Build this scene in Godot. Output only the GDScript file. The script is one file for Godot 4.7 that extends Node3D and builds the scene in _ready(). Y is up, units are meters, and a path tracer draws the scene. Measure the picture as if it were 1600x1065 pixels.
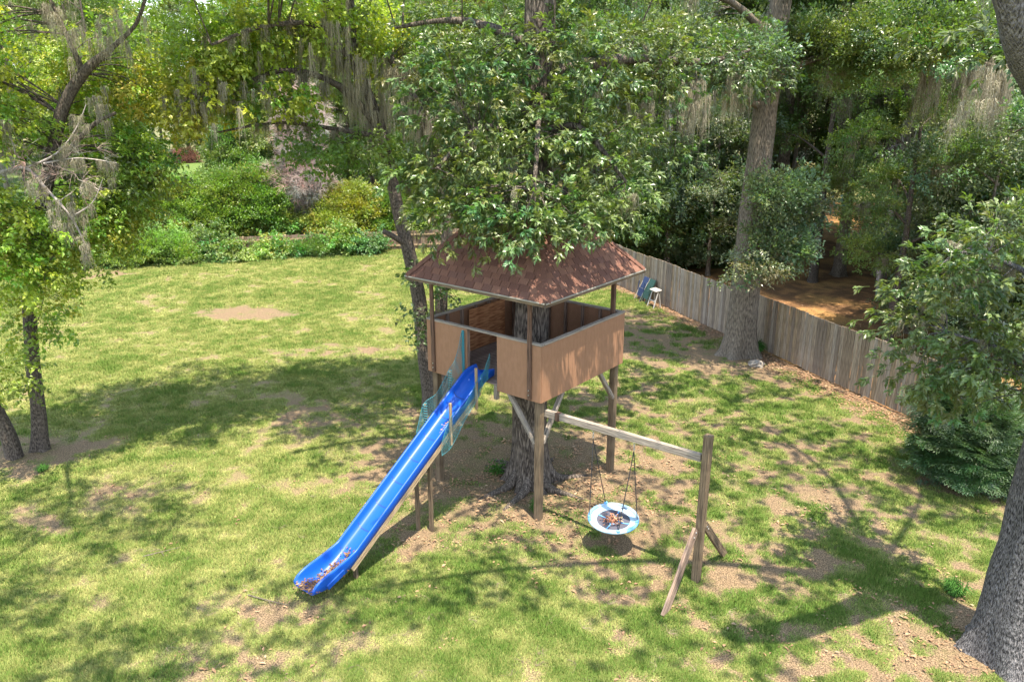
extends Node3D
# A backyard treehouse round a big oak, seen from a low drone: camera, sky and sun first, then ground, fences, trees, treehouse, slide, swing, small things.

var counts := {}
var M := {}
var leafy := {}
var soil_grid := PackedFloat32Array()
var dry_grid := PackedFloat32Array()
const GN := 1536          # ground texture size
const GX0 := -32.0
const GZ0 := -62.0
const GS := 64.0          # metres covered by the ground texture
const YAW := -0.6727      # turn of the treehouse


# ---------------------------------------------------------------- mesh builder
class MB:
	var v := PackedVector3Array()
	var n := PackedVector3Array()
	var c := PackedColorArray()
	var ix := PackedInt32Array()
	var xf := Transform3D()
	var col := Color.WHITE

	func tri(a: Vector3, b: Vector3, d: Vector3, outward: Vector3) -> void:
		var m := (d - a).cross(b - a)
		var i := v.size()
		if m.dot(outward) >= 0.0:
			v.append(xf * a); v.append(xf * b); v.append(xf * d)
		else:
			m = -m
			v.append(xf * a); v.append(xf * d); v.append(xf * b)
		m = (xf.basis * m).normalized()
		for k in 3:
			n.append(m); c.append(col); ix.append(i + k)

	func quad(a: Vector3, b: Vector3, d: Vector3, e: Vector3, outward: Vector3) -> void:
		tri(a, b, d, outward)
		tri(a, d, e, outward)

	func box(size: Vector3, bev: float, at := Vector3.ZERO) -> void:
		var h := size * 0.5
		var g := Vector3(h.x - bev, h.y - bev, h.z - bev)
		for ax in 3:
			var u := (ax + 1) % 3
			var w := (ax + 2) % 3
			for s in [-1.0, 1.0]:
				var p: Array[Vector3] = []
				for k in [[-1, -1], [1, -1], [1, 1], [-1, 1]]:
					var q := Vector3.ZERO
					q[ax] = s * h[ax]; q[u] = k[0] * g[u]; q[w] = k[1] * g[w]
					p.append(q + at)
				var o := Vector3.ZERO
				o[ax] = s
				quad(p[0], p[1], p[2], p[3], o)
			if bev <= 0.0:
				continue
			for su in [-1.0, 1.0]:
				for sw in [-1.0, 1.0]:
					var p: Array[Vector3] = []
					for k in [[-1, 0], [1, 0], [1, 1], [-1, 1]]:
						var q := Vector3.ZERO
						q[ax] = k[0] * g[ax]
						q[u] = su * (h[u] if k[1] == 0 else g[u])
						q[w] = sw * (g[w] if k[1] == 0 else h[w])
						p.append(q + at)
					var o := Vector3.ZERO
					o[u] = su; o[w] = sw
					quad(p[0], p[1], p[2], p[3], o)
		if bev > 0.0:
			for sx in [-1.0, 1.0]:
				for sy in [-1.0, 1.0]:
					for sz in [-1.0, 1.0]:
						var s := Vector3(sx, sy, sz)
						tri(Vector3(h.x, g.y, g.z) * s + at, Vector3(g.x, h.y, g.z) * s + at, Vector3(g.x, g.y, h.z) * s + at, s)

	# smooth tube along points; ends closed
	func tube(p: PackedVector3Array, r: PackedFloat32Array, sides := 8, wob: FastNoiseLite = null, amp := 0.0) -> void:
		var m := p.size()
		if m < 2:
			return
		var base := v.size()
		var t0 := (p[1] - p[0]).normalized()
		var nn := t0.cross(Vector3.UP if absf(t0.y) < 0.9 else Vector3.RIGHT).normalized()
		for i in m:
			var t := ((p[mini(i + 1, m - 1)] - p[maxi(i - 1, 0)])).normalized()
			nn = (nn - t * nn.dot(t)).normalized()
			var bb := t.cross(nn)
			for j in sides:
				var a := TAU * j / sides
				var o := nn * cos(a) + bb * sin(a)
				var rr := r[i]
				if wob:
					rr *= 1.0 + amp * wob.get_noise_3d(p[i].x * 1.0 + o.x * 0.8, p[i].y * 0.35, p[i].z + o.z * 0.8)
				v.append(xf * (p[i] + o * rr)); n.append((xf.basis * o).normalized()); c.append(col)
		for i in m - 1:
			for j in sides:
				var a := base + i * sides + j
				var b := base + i * sides + (j + 1) % sides
				ix.append(a); ix.append(a + sides); ix.append(b)
				ix.append(b); ix.append(a + sides); ix.append(b + sides)
		for e in 2:
			var k := 0 if e == 0 else m - 1
			var o := (p[0] - p[1]).normalized() if e == 0 else (p[m - 1] - p[m - 2]).normalized()
			if r[k] < 0.004:
				continue
			var ci := v.size()
			v.append(xf * p[k]); n.append(xf.basis * o); c.append(col)
			var ring := ci + 1
			for j in sides:
				v.append(v[base + k * sides + j]); n.append(xf.basis * o); c.append(col)
			for j in sides:
				var j2 := (j + 1) % sides
				if e == 0:
					ix.append(ci); ix.append(ring + j); ix.append(ring + j2)
				else:
					ix.append(ci); ix.append(ring + j2); ix.append(ring + j)

	func mesh() -> ArrayMesh:
		var a := []
		a.resize(Mesh.ARRAY_MAX)
		a[Mesh.ARRAY_VERTEX] = v
		a[Mesh.ARRAY_NORMAL] = n
		a[Mesh.ARRAY_COLOR] = c
		a[Mesh.ARRAY_INDEX] = ix
		var m := ArrayMesh.new()
		m.add_surface_from_arrays(Mesh.PRIMITIVE_TRIANGLES, a)
		return m


# ---------------------------------------------------------------- small helpers
func rg(s: int) -> RandomNumberGenerator:
	var r := RandomNumberGenerator.new()
	r.seed = s
	return r

func numbered(parent: Node, called: String) -> String:
	var key := str(parent.get_instance_id()) + called
	var k: int = counts.get(key, 0)
	counts[key] = k + 1
	return called if k == 0 else called + "_%03d" % k

func put(parent: Node, called: String, mesh: Mesh, m: Material, xf := Transform3D()) -> MeshInstance3D:
	var o := MeshInstance3D.new()
	o.name = numbered(parent, called)
	o.mesh = mesh
	o.material_override = m
	o.transform = xf
	parent.add_child(o, true)
	return o

func thing(called: String, label: String, category: String, at := Vector3.ZERO, turn := 0.0, group := "") -> Node3D:
	var o := Node3D.new()
	o.name = numbered(self, called)
	add_child(o, true)
	o.position = at
	o.rotation.y = turn
	return tag(o, label, category, group)

func tag(o: Node3D, label: String, category: String, group := "", kind := "") -> Node3D:
	if label: o.set_meta("label", label)
	if category: o.set_meta("category", category)
	if group: o.set_meta("group", group)
	if kind: o.set_meta("kind", kind)
	return o

func many(parent: Node, called: String, mesh: Mesh, m: Material, xs: Array[Transform3D], cs: PackedColorArray) -> MultiMeshInstance3D:
	var mm := MultiMesh.new()
	mm.transform_format = MultiMesh.TRANSFORM_3D
	mm.use_colors = true
	mm.mesh = mesh
	mm.instance_count = xs.size()
	for i in xs.size():
		mm.set_instance_transform(i, xs[i])
		mm.set_instance_color(i, cs[i])
	var o := MultiMeshInstance3D.new()
	o.name = numbered(parent, called)
	o.multimesh = mm
	o.material_override = m
	parent.add_child(o, true)
	o.set_meta("kind", "stuff")
	return o

func copy_of(o: Node3D, called: String, at: Vector3, turn: float, size: float, label: String, category: String, group := "") -> Node3D:
	var r: Node3D = o.duplicate()
	r.name = numbered(self, called)
	add_child(r, true)
	r.transform = Transform3D(Basis(Vector3.UP, turn).scaled(Vector3.ONE * size), at)
	for key in ["label", "category", "group", "kind"]:
		if r.has_meta(key): r.remove_meta(key)
	return tag(r, label, category, group)

# a bar whose long axis is local Y, between two points; roll turns it about its axis
func bar(parent: Node, called: String, a: Vector3, b: Vector3, w: float, d: float, m: Material, facing := Vector3.ZERO, bev := 0.006) -> MeshInstance3D:
	var mb := MB.new()
	mb.box(Vector3(w, a.distance_to(b), d), bev)
	var y := (b - a).normalized()
	var f := facing if facing != Vector3.ZERO else (Vector3.FORWARD if absf(y.dot(Vector3.FORWARD)) < 0.9 else Vector3.UP)
	var x := y.cross(f).normalized()
	var z := x.cross(y).normalized()
	return put(parent, called, mb.mesh(), m, Transform3D(Basis(x, y, z), (a + b) * 0.5))

func rod(p: PackedVector3Array, r: float, sides := 6) -> ArrayMesh:
	var mb := MB.new()
	var rs := PackedFloat32Array()
	for k in p.size(): rs.append(r)
	mb.tube(p, rs, sides)
	return mb.mesh()

func curve(p: PackedVector3Array, per := 4) -> PackedVector3Array:
	var out := PackedVector3Array()
	for i in p.size() - 1:
		var a := p[maxi(i - 1, 0)]
		var d := p[mini(i + 2, p.size() - 1)]
		for k in per:
			out.append(p[i].cubic_interpolate(p[i + 1], a, d, float(k) / per))
	out.append(p[p.size() - 1])
	return out


# ---------------------------------------------------------------- textures and materials
func noise(s: int, freq: float, oct := 4, kind := FastNoiseLite.TYPE_SIMPLEX_SMOOTH) -> FastNoiseLite:
	var f := FastNoiseLite.new()
	f.seed = s
	f.noise_type = kind
	f.frequency = freq
	f.fractal_octaves = oct
	return f

# a seamless grey texture, values remapped lo..hi with a contrast curve
func grey(f: FastNoiseLite, size: int, lo: float, hi: float, gain := 1.0) -> ImageTexture:
	var im := f.get_seamless_image(size, size)
	im.convert(Image.FORMAT_L8)
	var d := im.get_data()
	var lut := PackedByteArray()
	for k in 256:
		var t := clampf((k / 255.0 - 0.5) * gain + 0.5, 0.0, 1.0)
		lut.append(int(255.0 * (lo + (hi - lo) * t)))
	for i in d.size():
		d[i] = lut[d[i]]
	return ImageTexture.create_from_image(Image.create_from_data(size, size, false, Image.FORMAT_L8, d))

# a seamless two-colour texture (colours linear)
func duo(f: FastNoiseLite, size: int, a: Color, b: Color, gain := 1.0) -> ImageTexture:
	var im := f.get_seamless_image(size, size)
	im.convert(Image.FORMAT_L8)
	var d := im.get_data()
	var o := PackedByteArray()
	o.resize(d.size() * 3)
	var lut := PackedByteArray()
	for k in 256:
		var t := clampf((k / 255.0 - 0.5) * gain + 0.5, 0.0, 1.0)
		var q := a.lerp(b, t).linear_to_srgb()
		lut.append(q.r8); lut.append(q.g8); lut.append(q.b8)
	for i in d.size():
		var k := d[i] * 3
		o[i * 3] = lut[k]; o[i * 3 + 1] = lut[k + 1]; o[i * 3 + 2] = lut[k + 2]
	return ImageTexture.create_from_image(Image.create_from_data(size, size, false, Image.FORMAT_RGB8, o))

func plain(c: Color, rough := 0.8, spec := 0.5) -> StandardMaterial3D:
	var m := StandardMaterial3D.new()
	m.albedo_color = c.linear_to_srgb()
	m.roughness = rough
	m.metallic_specular = spec
	return m

func grained(tex: Texture2D, bump: Texture2D, scale: Vector3, rough: float, relief: float, tint := Color.WHITE) -> StandardMaterial3D:
	var m := plain(tint, rough, 0.35)
	m.albedo_texture = tex
	m.uv1_triplanar = true
	m.uv1_scale = scale
	if bump:
		m.heightmap_enabled = true
		m.heightmap_texture = bump
		m.heightmap_scale = relief
	return m

func leaf_material(rough := 0.45, through := 0.8) -> StandardMaterial3D:
	var m := plain(Color.WHITE, rough, 0.65)
	m.vertex_color_use_as_albedo = true
	m.cull_mode = BaseMaterial3D.CULL_DISABLED
	m.backlight_enabled = true
	m.backlight = Color(0.95, 1.0, 0.55) * through
	return m

func make_materials() -> void:
	var bark_n := noise(11, 0.02, 5)
	bark_n.fractal_type = FastNoiseLite.FRACTAL_RIDGED
	var bump := grey(bark_n, 512, 0.0, 1.0, 1.4)
	M.bark = grained(duo(bark_n, 512, Color(0.25, 0.205, 0.165), Color(0.035, 0.027, 0.022), 2.4), bump, Vector3(1.5, 0.24, 1.5), 0.95, 5.0)
	M.bark_grey = grained(duo(noise(12, 0.03, 5), 512, Color(0.075, 0.060, 0.047), Color(0.26, 0.215, 0.165), 2.2), bump, Vector3(1.8, 0.28, 1.8), 0.95, 4.0)
	M.bark_dark = grained(duo(noise(13, 0.03, 5), 512, Color(0.03, 0.023, 0.019), Color(0.16, 0.13, 0.105), 2.0), bump, Vector3(1.6, 0.6, 1.6), 0.95, 2.0)
	M.bark_near = grained(duo(noise(14, 0.035, 5), 512, Color(0.022, 0.02, 0.022), Color(0.235, 0.22, 0.215), 2.8), bump, Vector3(2.2, 0.5, 2.2), 0.95, 5.0)
	M.bark_pale = grained(duo(noise(15, 0.03, 4), 512, Color(0.24, 0.2, 0.18), Color(0.46, 0.41, 0.37), 1.5), bump, Vector3(2, 1, 2), 0.95, 1.0)
	var wood_n := noise(21, 0.012, 5)
	M.wood_bump = grey(wood_n, 512, 0.0, 1.0, 1.5)
	var streak := Vector3(9.0, 0.55, 9.0)
	for k in 6:
		var tone: Color = [Color(0.31, 0.245, 0.18), Color(0.24, 0.182, 0.128), Color(0.34, 0.27, 0.195), Color(0.205, 0.162, 0.126), Color(0.28, 0.21, 0.135), Color(0.30, 0.25, 0.20)][k]
		var m := grained(duo(noise(30 + k, 0.012, 5), 256, tone * 0.55, tone * 1.2, 1.6), M.wood_bump, streak, 0.9, 0.5)
		m.uv1_offset = Vector3(k * 0.37, k * 0.21, k * 0.13)
		M["picket%d" % k] = m
	M.wood_grey = grained(duo(noise(40, 0.012, 5), 256, Color(0.14, 0.115, 0.095), Color(0.31, 0.265, 0.215), 1.6), M.wood_bump, streak, 0.88, 0.6)
	M.wood_tan = grained(duo(noise(41, 0.012, 5), 256, Color(0.2, 0.135, 0.08), Color(0.4, 0.3, 0.18), 1.5), M.wood_bump, streak, 0.85, 0.5)
	M.wood_dark = grained(duo(noise(42, 0.012, 5), 256, Color(0.055, 0.032, 0.022), Color(0.15, 0.085, 0.055), 1.5), M.wood_bump, streak, 0.8, 0.4)
	M.wood_post = grained(duo(noise(43, 0.012, 5), 256, Color(0.075, 0.052, 0.034), Color(0.2, 0.145, 0.09), 1.6), M.wood_bump, streak, 0.88, 0.6)
	M.stud = grained(duo(noise(44, 0.012, 5), 256, Color(0.12, 0.08, 0.06), Color(0.28, 0.2, 0.15), 1.6), M.wood_bump, streak, 0.88, 0.4)
	M.floor = grained(duo(noise(45, 0.012, 5), 256, Color(0.15, 0.105, 0.09), Color(0.31, 0.235, 0.2), 1.6), M.wood_bump, streak, 0.85, 0.4)
	M.ply = grained(duo(noise(46, 0.014, 5), 256, Color(0.2, 0.075, 0.03), Color(0.42, 0.2, 0.09), 1.8), M.wood_bump, Vector3(4, 4, 0.7), 0.75, 0.15)
	M.siding = grained(duo(noise(47, 0.02, 4), 512, Color(0.232, 0.122, 0.068), Color(0.262, 0.141, 0.082), 1.6), grey(noise(48, 0.09, 3, FastNoiseLite.TYPE_VALUE), 256, 0, 1, 1.2), Vector3(1.1, 0.35, 1.1), 0.7, 0.15)
	for k in 5:
		var tone: Color = [Color(0.135, 0.066, 0.047), Color(0.155, 0.076, 0.053), Color(0.115, 0.056, 0.042), Color(0.172, 0.088, 0.062), Color(0.125, 0.064, 0.049)][k]
		M["shingle%d" % k] = grained(duo(noise(50 + k, 0.16, 2), 128, tone * 0.65, tone * 1.3, 1.8), null, Vector3(2.5, 2.5, 2.5), 0.95, 0.0)
	M.edge = plain(Color(0.24, 0.22, 0.185), 0.6)
	M.steel = plain(Color(0.5, 0.5, 0.5), 0.35)
	M.steel.metallic = 0.9
	M.slide = plain(Color(0.003, 0.066, 0.37), 0.28, 0.45)
	M.slide.albedo_texture = grey(noise(60, 0.008, 3), 256, 0.95, 1.0, 1.2)
	M.slide.uv1_triplanar = true
	M.slide.roughness = 0.38
	M.slide_seam = plain(Color(0.003, 0.03, 0.15), 0.5)
	M.net = plain(Color(0.03, 0.17, 0.20), 0.8)
	M.rope = plain(Color(0.015, 0.015, 0.017), 0.8)
	M.mat_dark = plain(Color(0.055, 0.055, 0.075), 0.9)
	M.blue_cloth = plain(Color(0.12, 0.32, 0.56), 0.75)
	M.pale_cloth = plain(Color(0.29, 0.40, 0.48), 0.75)
	M.white = plain(Color(0.34, 0.31, 0.28), 0.5)
	M.chair_blue = plain(Color(0.006, 0.02, 0.07), 0.8)
	M.chair_green = plain(Color(0.007, 0.04, 0.034), 0.8)
	M.rock = grained(duo(noise(62, 0.04, 4), 128, Color(0.14, 0.12, 0.10), Color(0.28, 0.25, 0.215), 1.6), null, Vector3(2, 2, 2), 0.95, 0.0)
	M.leaf = leaf_material(0.36, 0.95)
	M.leaf_matt = leaf_material(0.45, 1.0)
	M.grass = leaf_material(0.8, 0.6)
	M.grass.metallic_specular = 0.15
	M.moss = leaf_material(0.95, 0.5)
	M.moss.backlight = Color(0.75, 0.72, 0.62)
	M.litter = plain(Color.WHITE, 0.9, 0.3)
	M.litter.vertex_color_use_as_albedo = true
	M.litter.cull_mode = BaseMaterial3D.CULL_DISABLED


# ---------------------------------------------------------------- leaves
# a leaf along dir, its upper face towards up; folded at the midrib and drooping
func leaf(mb: MB, at: Vector3, dir: Vector3, up: Vector3, size: float, wide: float, lobed: bool, droop: float) -> void:
	var x := up.cross(dir).normalized()
	var y := dir.cross(x).normalized()
	if lobed:
		var ts := [0.0, 0.3, 0.45, 0.68, 0.8]
		var ws := [0.08, 0.55, 0.3, 1.0, 0.5]
		var tip := at + dir * size - y * droop * size
		for s in [-1.0, 1.0]:
			for k in 5:
				var q := func_pt(at, dir, x, y, size, wide, ts[k], ws[k] * s, droop)
				var m := func_pt(at, dir, x, y, size, wide, ts[k], 0.0, droop)
				if k < 4:
					var q2 := func_pt(at, dir, x, y, size, wide, ts[k + 1], ws[k + 1] * s, droop)
					var m2 := func_pt(at, dir, x, y, size, wide, ts[k + 1], 0.0, droop)
					mb.tri(m, q, q2, y)
					mb.tri(m, q2, m2, y)
				else:
					mb.tri(m, q, tip, y)
	else:
		var tip := at + dir * size - y * droop * size
		for s in [-1.0, 1.0]:
			var q := func_pt(at, dir, x, y, size, wide, 0.42, s, droop)
			var m := func_pt(at, dir, x, y, size, wide, 0.45, 0.0, droop)
			mb.tri(at, q, m, y)
			mb.tri(m, q, tip, y)

func func_pt(at: Vector3, dir: Vector3, x: Vector3, y: Vector3, size: float, wide: float, t: float, w: float, droop: float) -> Vector3:
	return at + dir * (size * t) + x * (w * wide * size) + y * (absf(w) * wide * size * 0.35 - droop * size * t * t)

# a spray that grows along +Z with its leaves facing +Y
func make_sprays() -> void:
	var r := rg(5)
	var mb := MB.new()                           # oak: long lobed leaves fanning out round the tip of a twig
	mb.col = Color(1.6, 1.2, 0.8)
	mb.tube(PackedVector3Array([Vector3.ZERO, Vector3(0.01, 0.03, 0.12), Vector3(0, 0.0, 0.22)]), PackedFloat32Array([0.006, 0.005, 0.003]), 3)
	for k in 12:
		var a := k * 2.4 + r.randf_range(-0.4, 0.4)
		var z := 0.22 if k < 8 else r.randf_range(0.08, 0.2)
		var open := r.randf_range(0.5, 1.3)
		var d := Vector3(cos(a) * open, sin(a) * open * 0.5 - 0.1, 0.75).normalized()
		var b := r.randf_range(0.65, 1.3)
		mb.col = Color(b * r.randf_range(0.9, 1.2), b, b * r.randf_range(0.8, 1.15))
		leaf(mb, Vector3(0, 0.0, z), d, (Vector3(0, 0.9, 0.25) + Vector3(r.randfn(0, 0.45), 0, r.randfn(0, 0.35))).normalized(), r.randf_range(0.12, 0.19), 0.2, true, r.randf_range(0.1, 0.55))
	leafy.oak = mb.mesh()
	var e := MB.new()                            # elm and hickory: broad oval leaves hanging every way from a forked twig
	e.col = Color(1.3, 0.95, 0.7)
	e.tube(PackedVector3Array([Vector3.ZERO, Vector3(0, 0.02, 0.18), Vector3(0.03, -0.03, 0.36)]), PackedFloat32Array([0.005, 0.004, 0.002]), 3)
	for k in 19:
		var t := (k + 1) / 19.0
		var a := k * 2.4
		var b := r.randf_range(0.6, 1.35)
		e.col = Color(b * r.randf_range(0.88, 1.2), b, b * r.randf_range(0.7, 1.15))
		leaf(e, Vector3(r.randfn(0, 0.07), 0.02 - 0.05 * t * t + r.randfn(0, 0.05), 0.38 * t), Vector3(cos(a) + r.randfn(0, 0.3), r.randf_range(-0.8, 0.25), 0.3 + r.randfn(0, 0.4)).normalized(), (Vector3.UP + Vector3(r.randfn(0, 0.5), 0, r.randfn(0, 0.5))).normalized(), r.randf_range(0.075, 0.135), 0.29, false, r.randf_range(0.05, 0.4))
	leafy.elm = e.mesh()
	var w := MB.new()                            # small leaves scattered round three twigs
	for f in 3:
		var d := Vector3((f - 1) * 0.7, 0.25 * (1 - absi(f - 1)), 0.9).normalized()
		for k in 13:
			var t := (k + 1) / 13.0
			var p := d * (0.36 * t) + Vector3(r.randfn(0, 0.045), r.randfn(0, 0.045), r.randfn(0, 0.045))
			var b := r.randf_range(0.6, 1.35)
			w.col = Color(b * r.randf_range(0.9, 1.15), b, b * r.randf_range(0.8, 1.1))
			leaf(w, p, (d * 0.6 + Vector3(r.randfn(), r.randfn() * 0.5, r.randfn())).normalized(), (Vector3.UP + Vector3(r.randfn(0, 0.5), 0, r.randfn(0, 0.5))).normalized(), r.randf_range(0.055, 0.095), 0.3, false, r.randf_range(0.0, 0.35))
	leafy.small = w.mesh()
	var g := MB.new()                            # cedar: soft fans of narrow scale leaves
	for f in 7:
		var d := Vector3((f - 3) * 0.22, 0.05 * (f % 2), 1).normalized()
		for k in 9:
			var t := (k + 1) / 9.0
			var s := 1.0 if k % 2 == 0 else -1.0
			var b := r.randf_range(0.6, 1.3)
			g.col = Color(b, b, b)
			leaf(g, d * (0.34 * t), (d + Vector3(s * 0.7, r.randf_range(-0.3, 0.3), 0.2)).normalized(), (Vector3.UP + Vector3(r.randf_range(-0.8, 0.8), 0, r.randf_range(-0.8, 0.8))).normalized(), r.randf_range(0.06, 0.1), 0.12, false, 0.1)
	leafy.cedar = g.mesh()
	var b := MB.new()                            # bare twigs of a dead tree
	for f in 9:
		var d := Vector3(r.randf_range(-1, 1), r.randf_range(-0.9, 0.5), r.randf_range(0.2, 1.2)).normalized()
		var q := d * r.randf_range(0.25, 0.6)
		var k := r.randf_range(0.8, 1.2)
		b.col = Color(k, k, k)
		b.tube(PackedVector3Array([d * 0.02, q * 0.5 + Vector3(0, 0.03, 0), q]), PackedFloat32Array([0.005, 0.0035, 0.002]), 3)
		b.tube(PackedVector3Array([q * 0.5 + Vector3(0, 0.03, 0), q * 0.7 + Vector3(r.randf_range(-0.15, 0.15), r.randf_range(-0.2, 0.1), 0.1)]), PackedFloat32Array([0.0032, 0.002]), 3)
	leafy.bare = b.mesh()
	var m := MB.new()                            # hanging moss: a skein of curling threads
	for k in 34:
		var p := Vector3(r.randfn(0, 0.05), r.randf_range(-0.03, 0.06), r.randfn(0, 0.05))
		var long := 0.2 + 0.85 * pow(r.randf(), 1.6)
		var wide := r.randf_range(0.0035, 0.009)
		var turn := r.randf() * TAU
		var bb := r.randf_range(0.6, 1.25)
		m.col = Color(bb, bb * r.randf_range(0.95, 1.04), bb * r.randf_range(0.82, 1.05))
		var side := Vector3(cos(turn), 0, sin(turn)) * wide
		var n := 7
		var at := p
		for i in n:
			var next := at + Vector3(r.randfn(0, 0.022), -long / n * r.randf_range(0.6, 1.3), r.randfn(0, 0.022))
			var s0 := side * (1.0 - 0.7 * i / n)
			var s1 := side * (1.0 - 0.7 * (i + 1) / n)
			m.quad(at - s0, at + s0, next + s1, next - s1, Vector3(side.z, 0.001, -side.x))
			if i == 2 or i == 4:                 # a curl leaving the thread
				var c := at + Vector3(r.randfn(0, 0.05), r.randf_range(-0.06, 0.01), r.randfn(0, 0.05))
				m.quad(at - s1, at + s1, c + s1 * 0.5, c - s1 * 0.5, Vector3(side.z, 0.001, -side.x))
			at = next
	leafy.moss = m.mesh()
	var t := MB.new()                            # grass tuft
	for k in 15:
		var a := r.randf() * TAU
		var p := Vector3(r.randfn(0, 0.045), 0, r.randfn(0, 0.045))
		var d := Vector3(cos(a), 0, sin(a))
		var hh := r.randf_range(0.025, 0.06)
		var bb := r.randf_range(0.7, 1.3)
		t.col = Color(bb * r.randf_range(0.9, 1.2), bb, bb)
		var s := d.cross(Vector3.UP) * 0.0045
		t.tri(p - s, p + s, p + d * r.randf_range(0.01, 0.05) + Vector3(0, hh, 0), d + Vector3(0, 0.6, 0))
	leafy.tuft = t.mesh()
	var q := MB.new()                            # a few curled dead leaves
	for k in 5:
		var a := r.randf() * TAU
		var bb := r.randf_range(0.6, 1.3)
		q.col = Color(bb, bb * r.randf_range(0.88, 1.08), bb * r.randf_range(0.8, 1.1))
		leaf(q, Vector3(r.randfn(0, 0.1), r.randf_range(0.006, 0.03), r.randfn(0, 0.1)), Vector3(cos(a), r.randf_range(0.0, 0.25), sin(a)).normalized(), Vector3(r.randf_range(-0.3, 0.3), 1, r.randf_range(-0.3, 0.3)).normalized(), r.randf_range(0.08, 0.14), 0.24, false, r.randf_range(-0.1, 0.3))
	leafy.dead = q.mesh()
	var bl := MB.new()                           # long strap leaves for garden clumps
	for k in 26:
		var a := r.randf() * TAU
		var d := Vector3(cos(a), 0, sin(a))
		var s := d.cross(Vector3.UP) * 0.009
		var l := r.randf_range(0.2, 0.4)
		var bb := r.randf_range(0.7, 1.3)
		bl.col = Color(bb, bb, bb)
		var p0 := d * 0.02
		var p1 := d * l * 0.35 + Vector3(0, l * 0.8, 0)
		var p2 := d * l * 0.95 + Vector3(0, l * 0.5, 0)
		bl.quad(p0 - s, p0 + s, p1 + s, p1 - s, Vector3.UP)
		bl.tri(p1 - s, p1 + s, p2, Vector3.UP)
	leafy.strap = bl.mesh()


# ---------------------------------------------------------------- trees
func trunk_mesh(p: PackedVector3Array, r: PackedFloat32Array, flare: float, s: int, sides: int, lobes := 6) -> ArrayMesh:
	var f := noise(s, 0.9, 3)
	var rand := rg(s)
	var mb := MB.new()
	var cp := curve(p, 5)
	var fine := PackedVector3Array()
	var rr := PackedFloat32Array()
	var total := 0.0
	for i in cp.size():
		var t := float(i) / 5.0
		var k := mini(int(t), r.size() - 2)
		fine.append(cp[i])
		rr.append(lerpf(r[k], r[k + 1], t - k))
	var ang := PackedFloat32Array()
	var amp := PackedFloat32Array()
	for k in lobes:
		ang.append(TAU * k / lobes + rand.randf_range(-0.35, 0.35))
		amp.append(rand.randf_range(0.55, 1.25))
	if flare > 0.0:                              # more rings near the ground
		var q := PackedVector3Array()
		var q2 := PackedFloat32Array()
		var d0 := (fine[1] - fine[0])
		for k in 9:
			var t := k / 9.0
			q.append(fine[0] + d0 * t * t)
			q2.append(lerpf(rr[0], rr[1], t * t))
		for k in range(1, fine.size()):
			q.append(fine[k]); q2.append(rr[k])
		fine = q; rr = q2
	mb.tube(fine, rr, sides)
	for i in fine.size():
		total = maxf(0.0, fine[i].y - fine[0].y)
		for j in sides:
			var id := i * sides + j
			var o := mb.n[id]
			var out := f.get_noise_3d(o.x * 1.3, fine[i].y * 0.35, o.z * 1.3) * 0.14 * rr[i]
			if flare > 0.0:
				var a := atan2(o.z, o.x)
				var l := 0.0
				for k in lobes:
					var da := absf(angle_difference(a, ang[k]))
					l = maxf(l, amp[k] * exp(-da * da * 13.0))
				out += flare * (0.16 * exp(-total / 0.6) + 1.15 * l * exp(-total / 0.26) + 0.22 * l * exp(-total / 0.9))
			mb.v[id] += o * out
	# normals from the displaced surface
	var m := fine.size()
	for i in m:
		for j in sides:
			var e := mb.v[i * sides + (j + 1) % sides] - mb.v[i * sides + (j + sides - 1) % sides]
			var u := mb.v[mini(i + 1, m - 1) * sides + j] - mb.v[maxi(i - 1, 0) * sides + j]
			var nn := e.cross(u).normalized()
			mb.n[i * sides + j] = nn if nn.dot(mb.n[i * sides + j]) > 0 else -nn
	return mb.mesh()

func ball(r: RandomNumberGenerator, power := 2.2) -> Vector3:
	var d := Vector3(r.randfn(), r.randfn(), r.randfn()).normalized()
	return d * pow(r.randf(), 1.0 / power)

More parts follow.
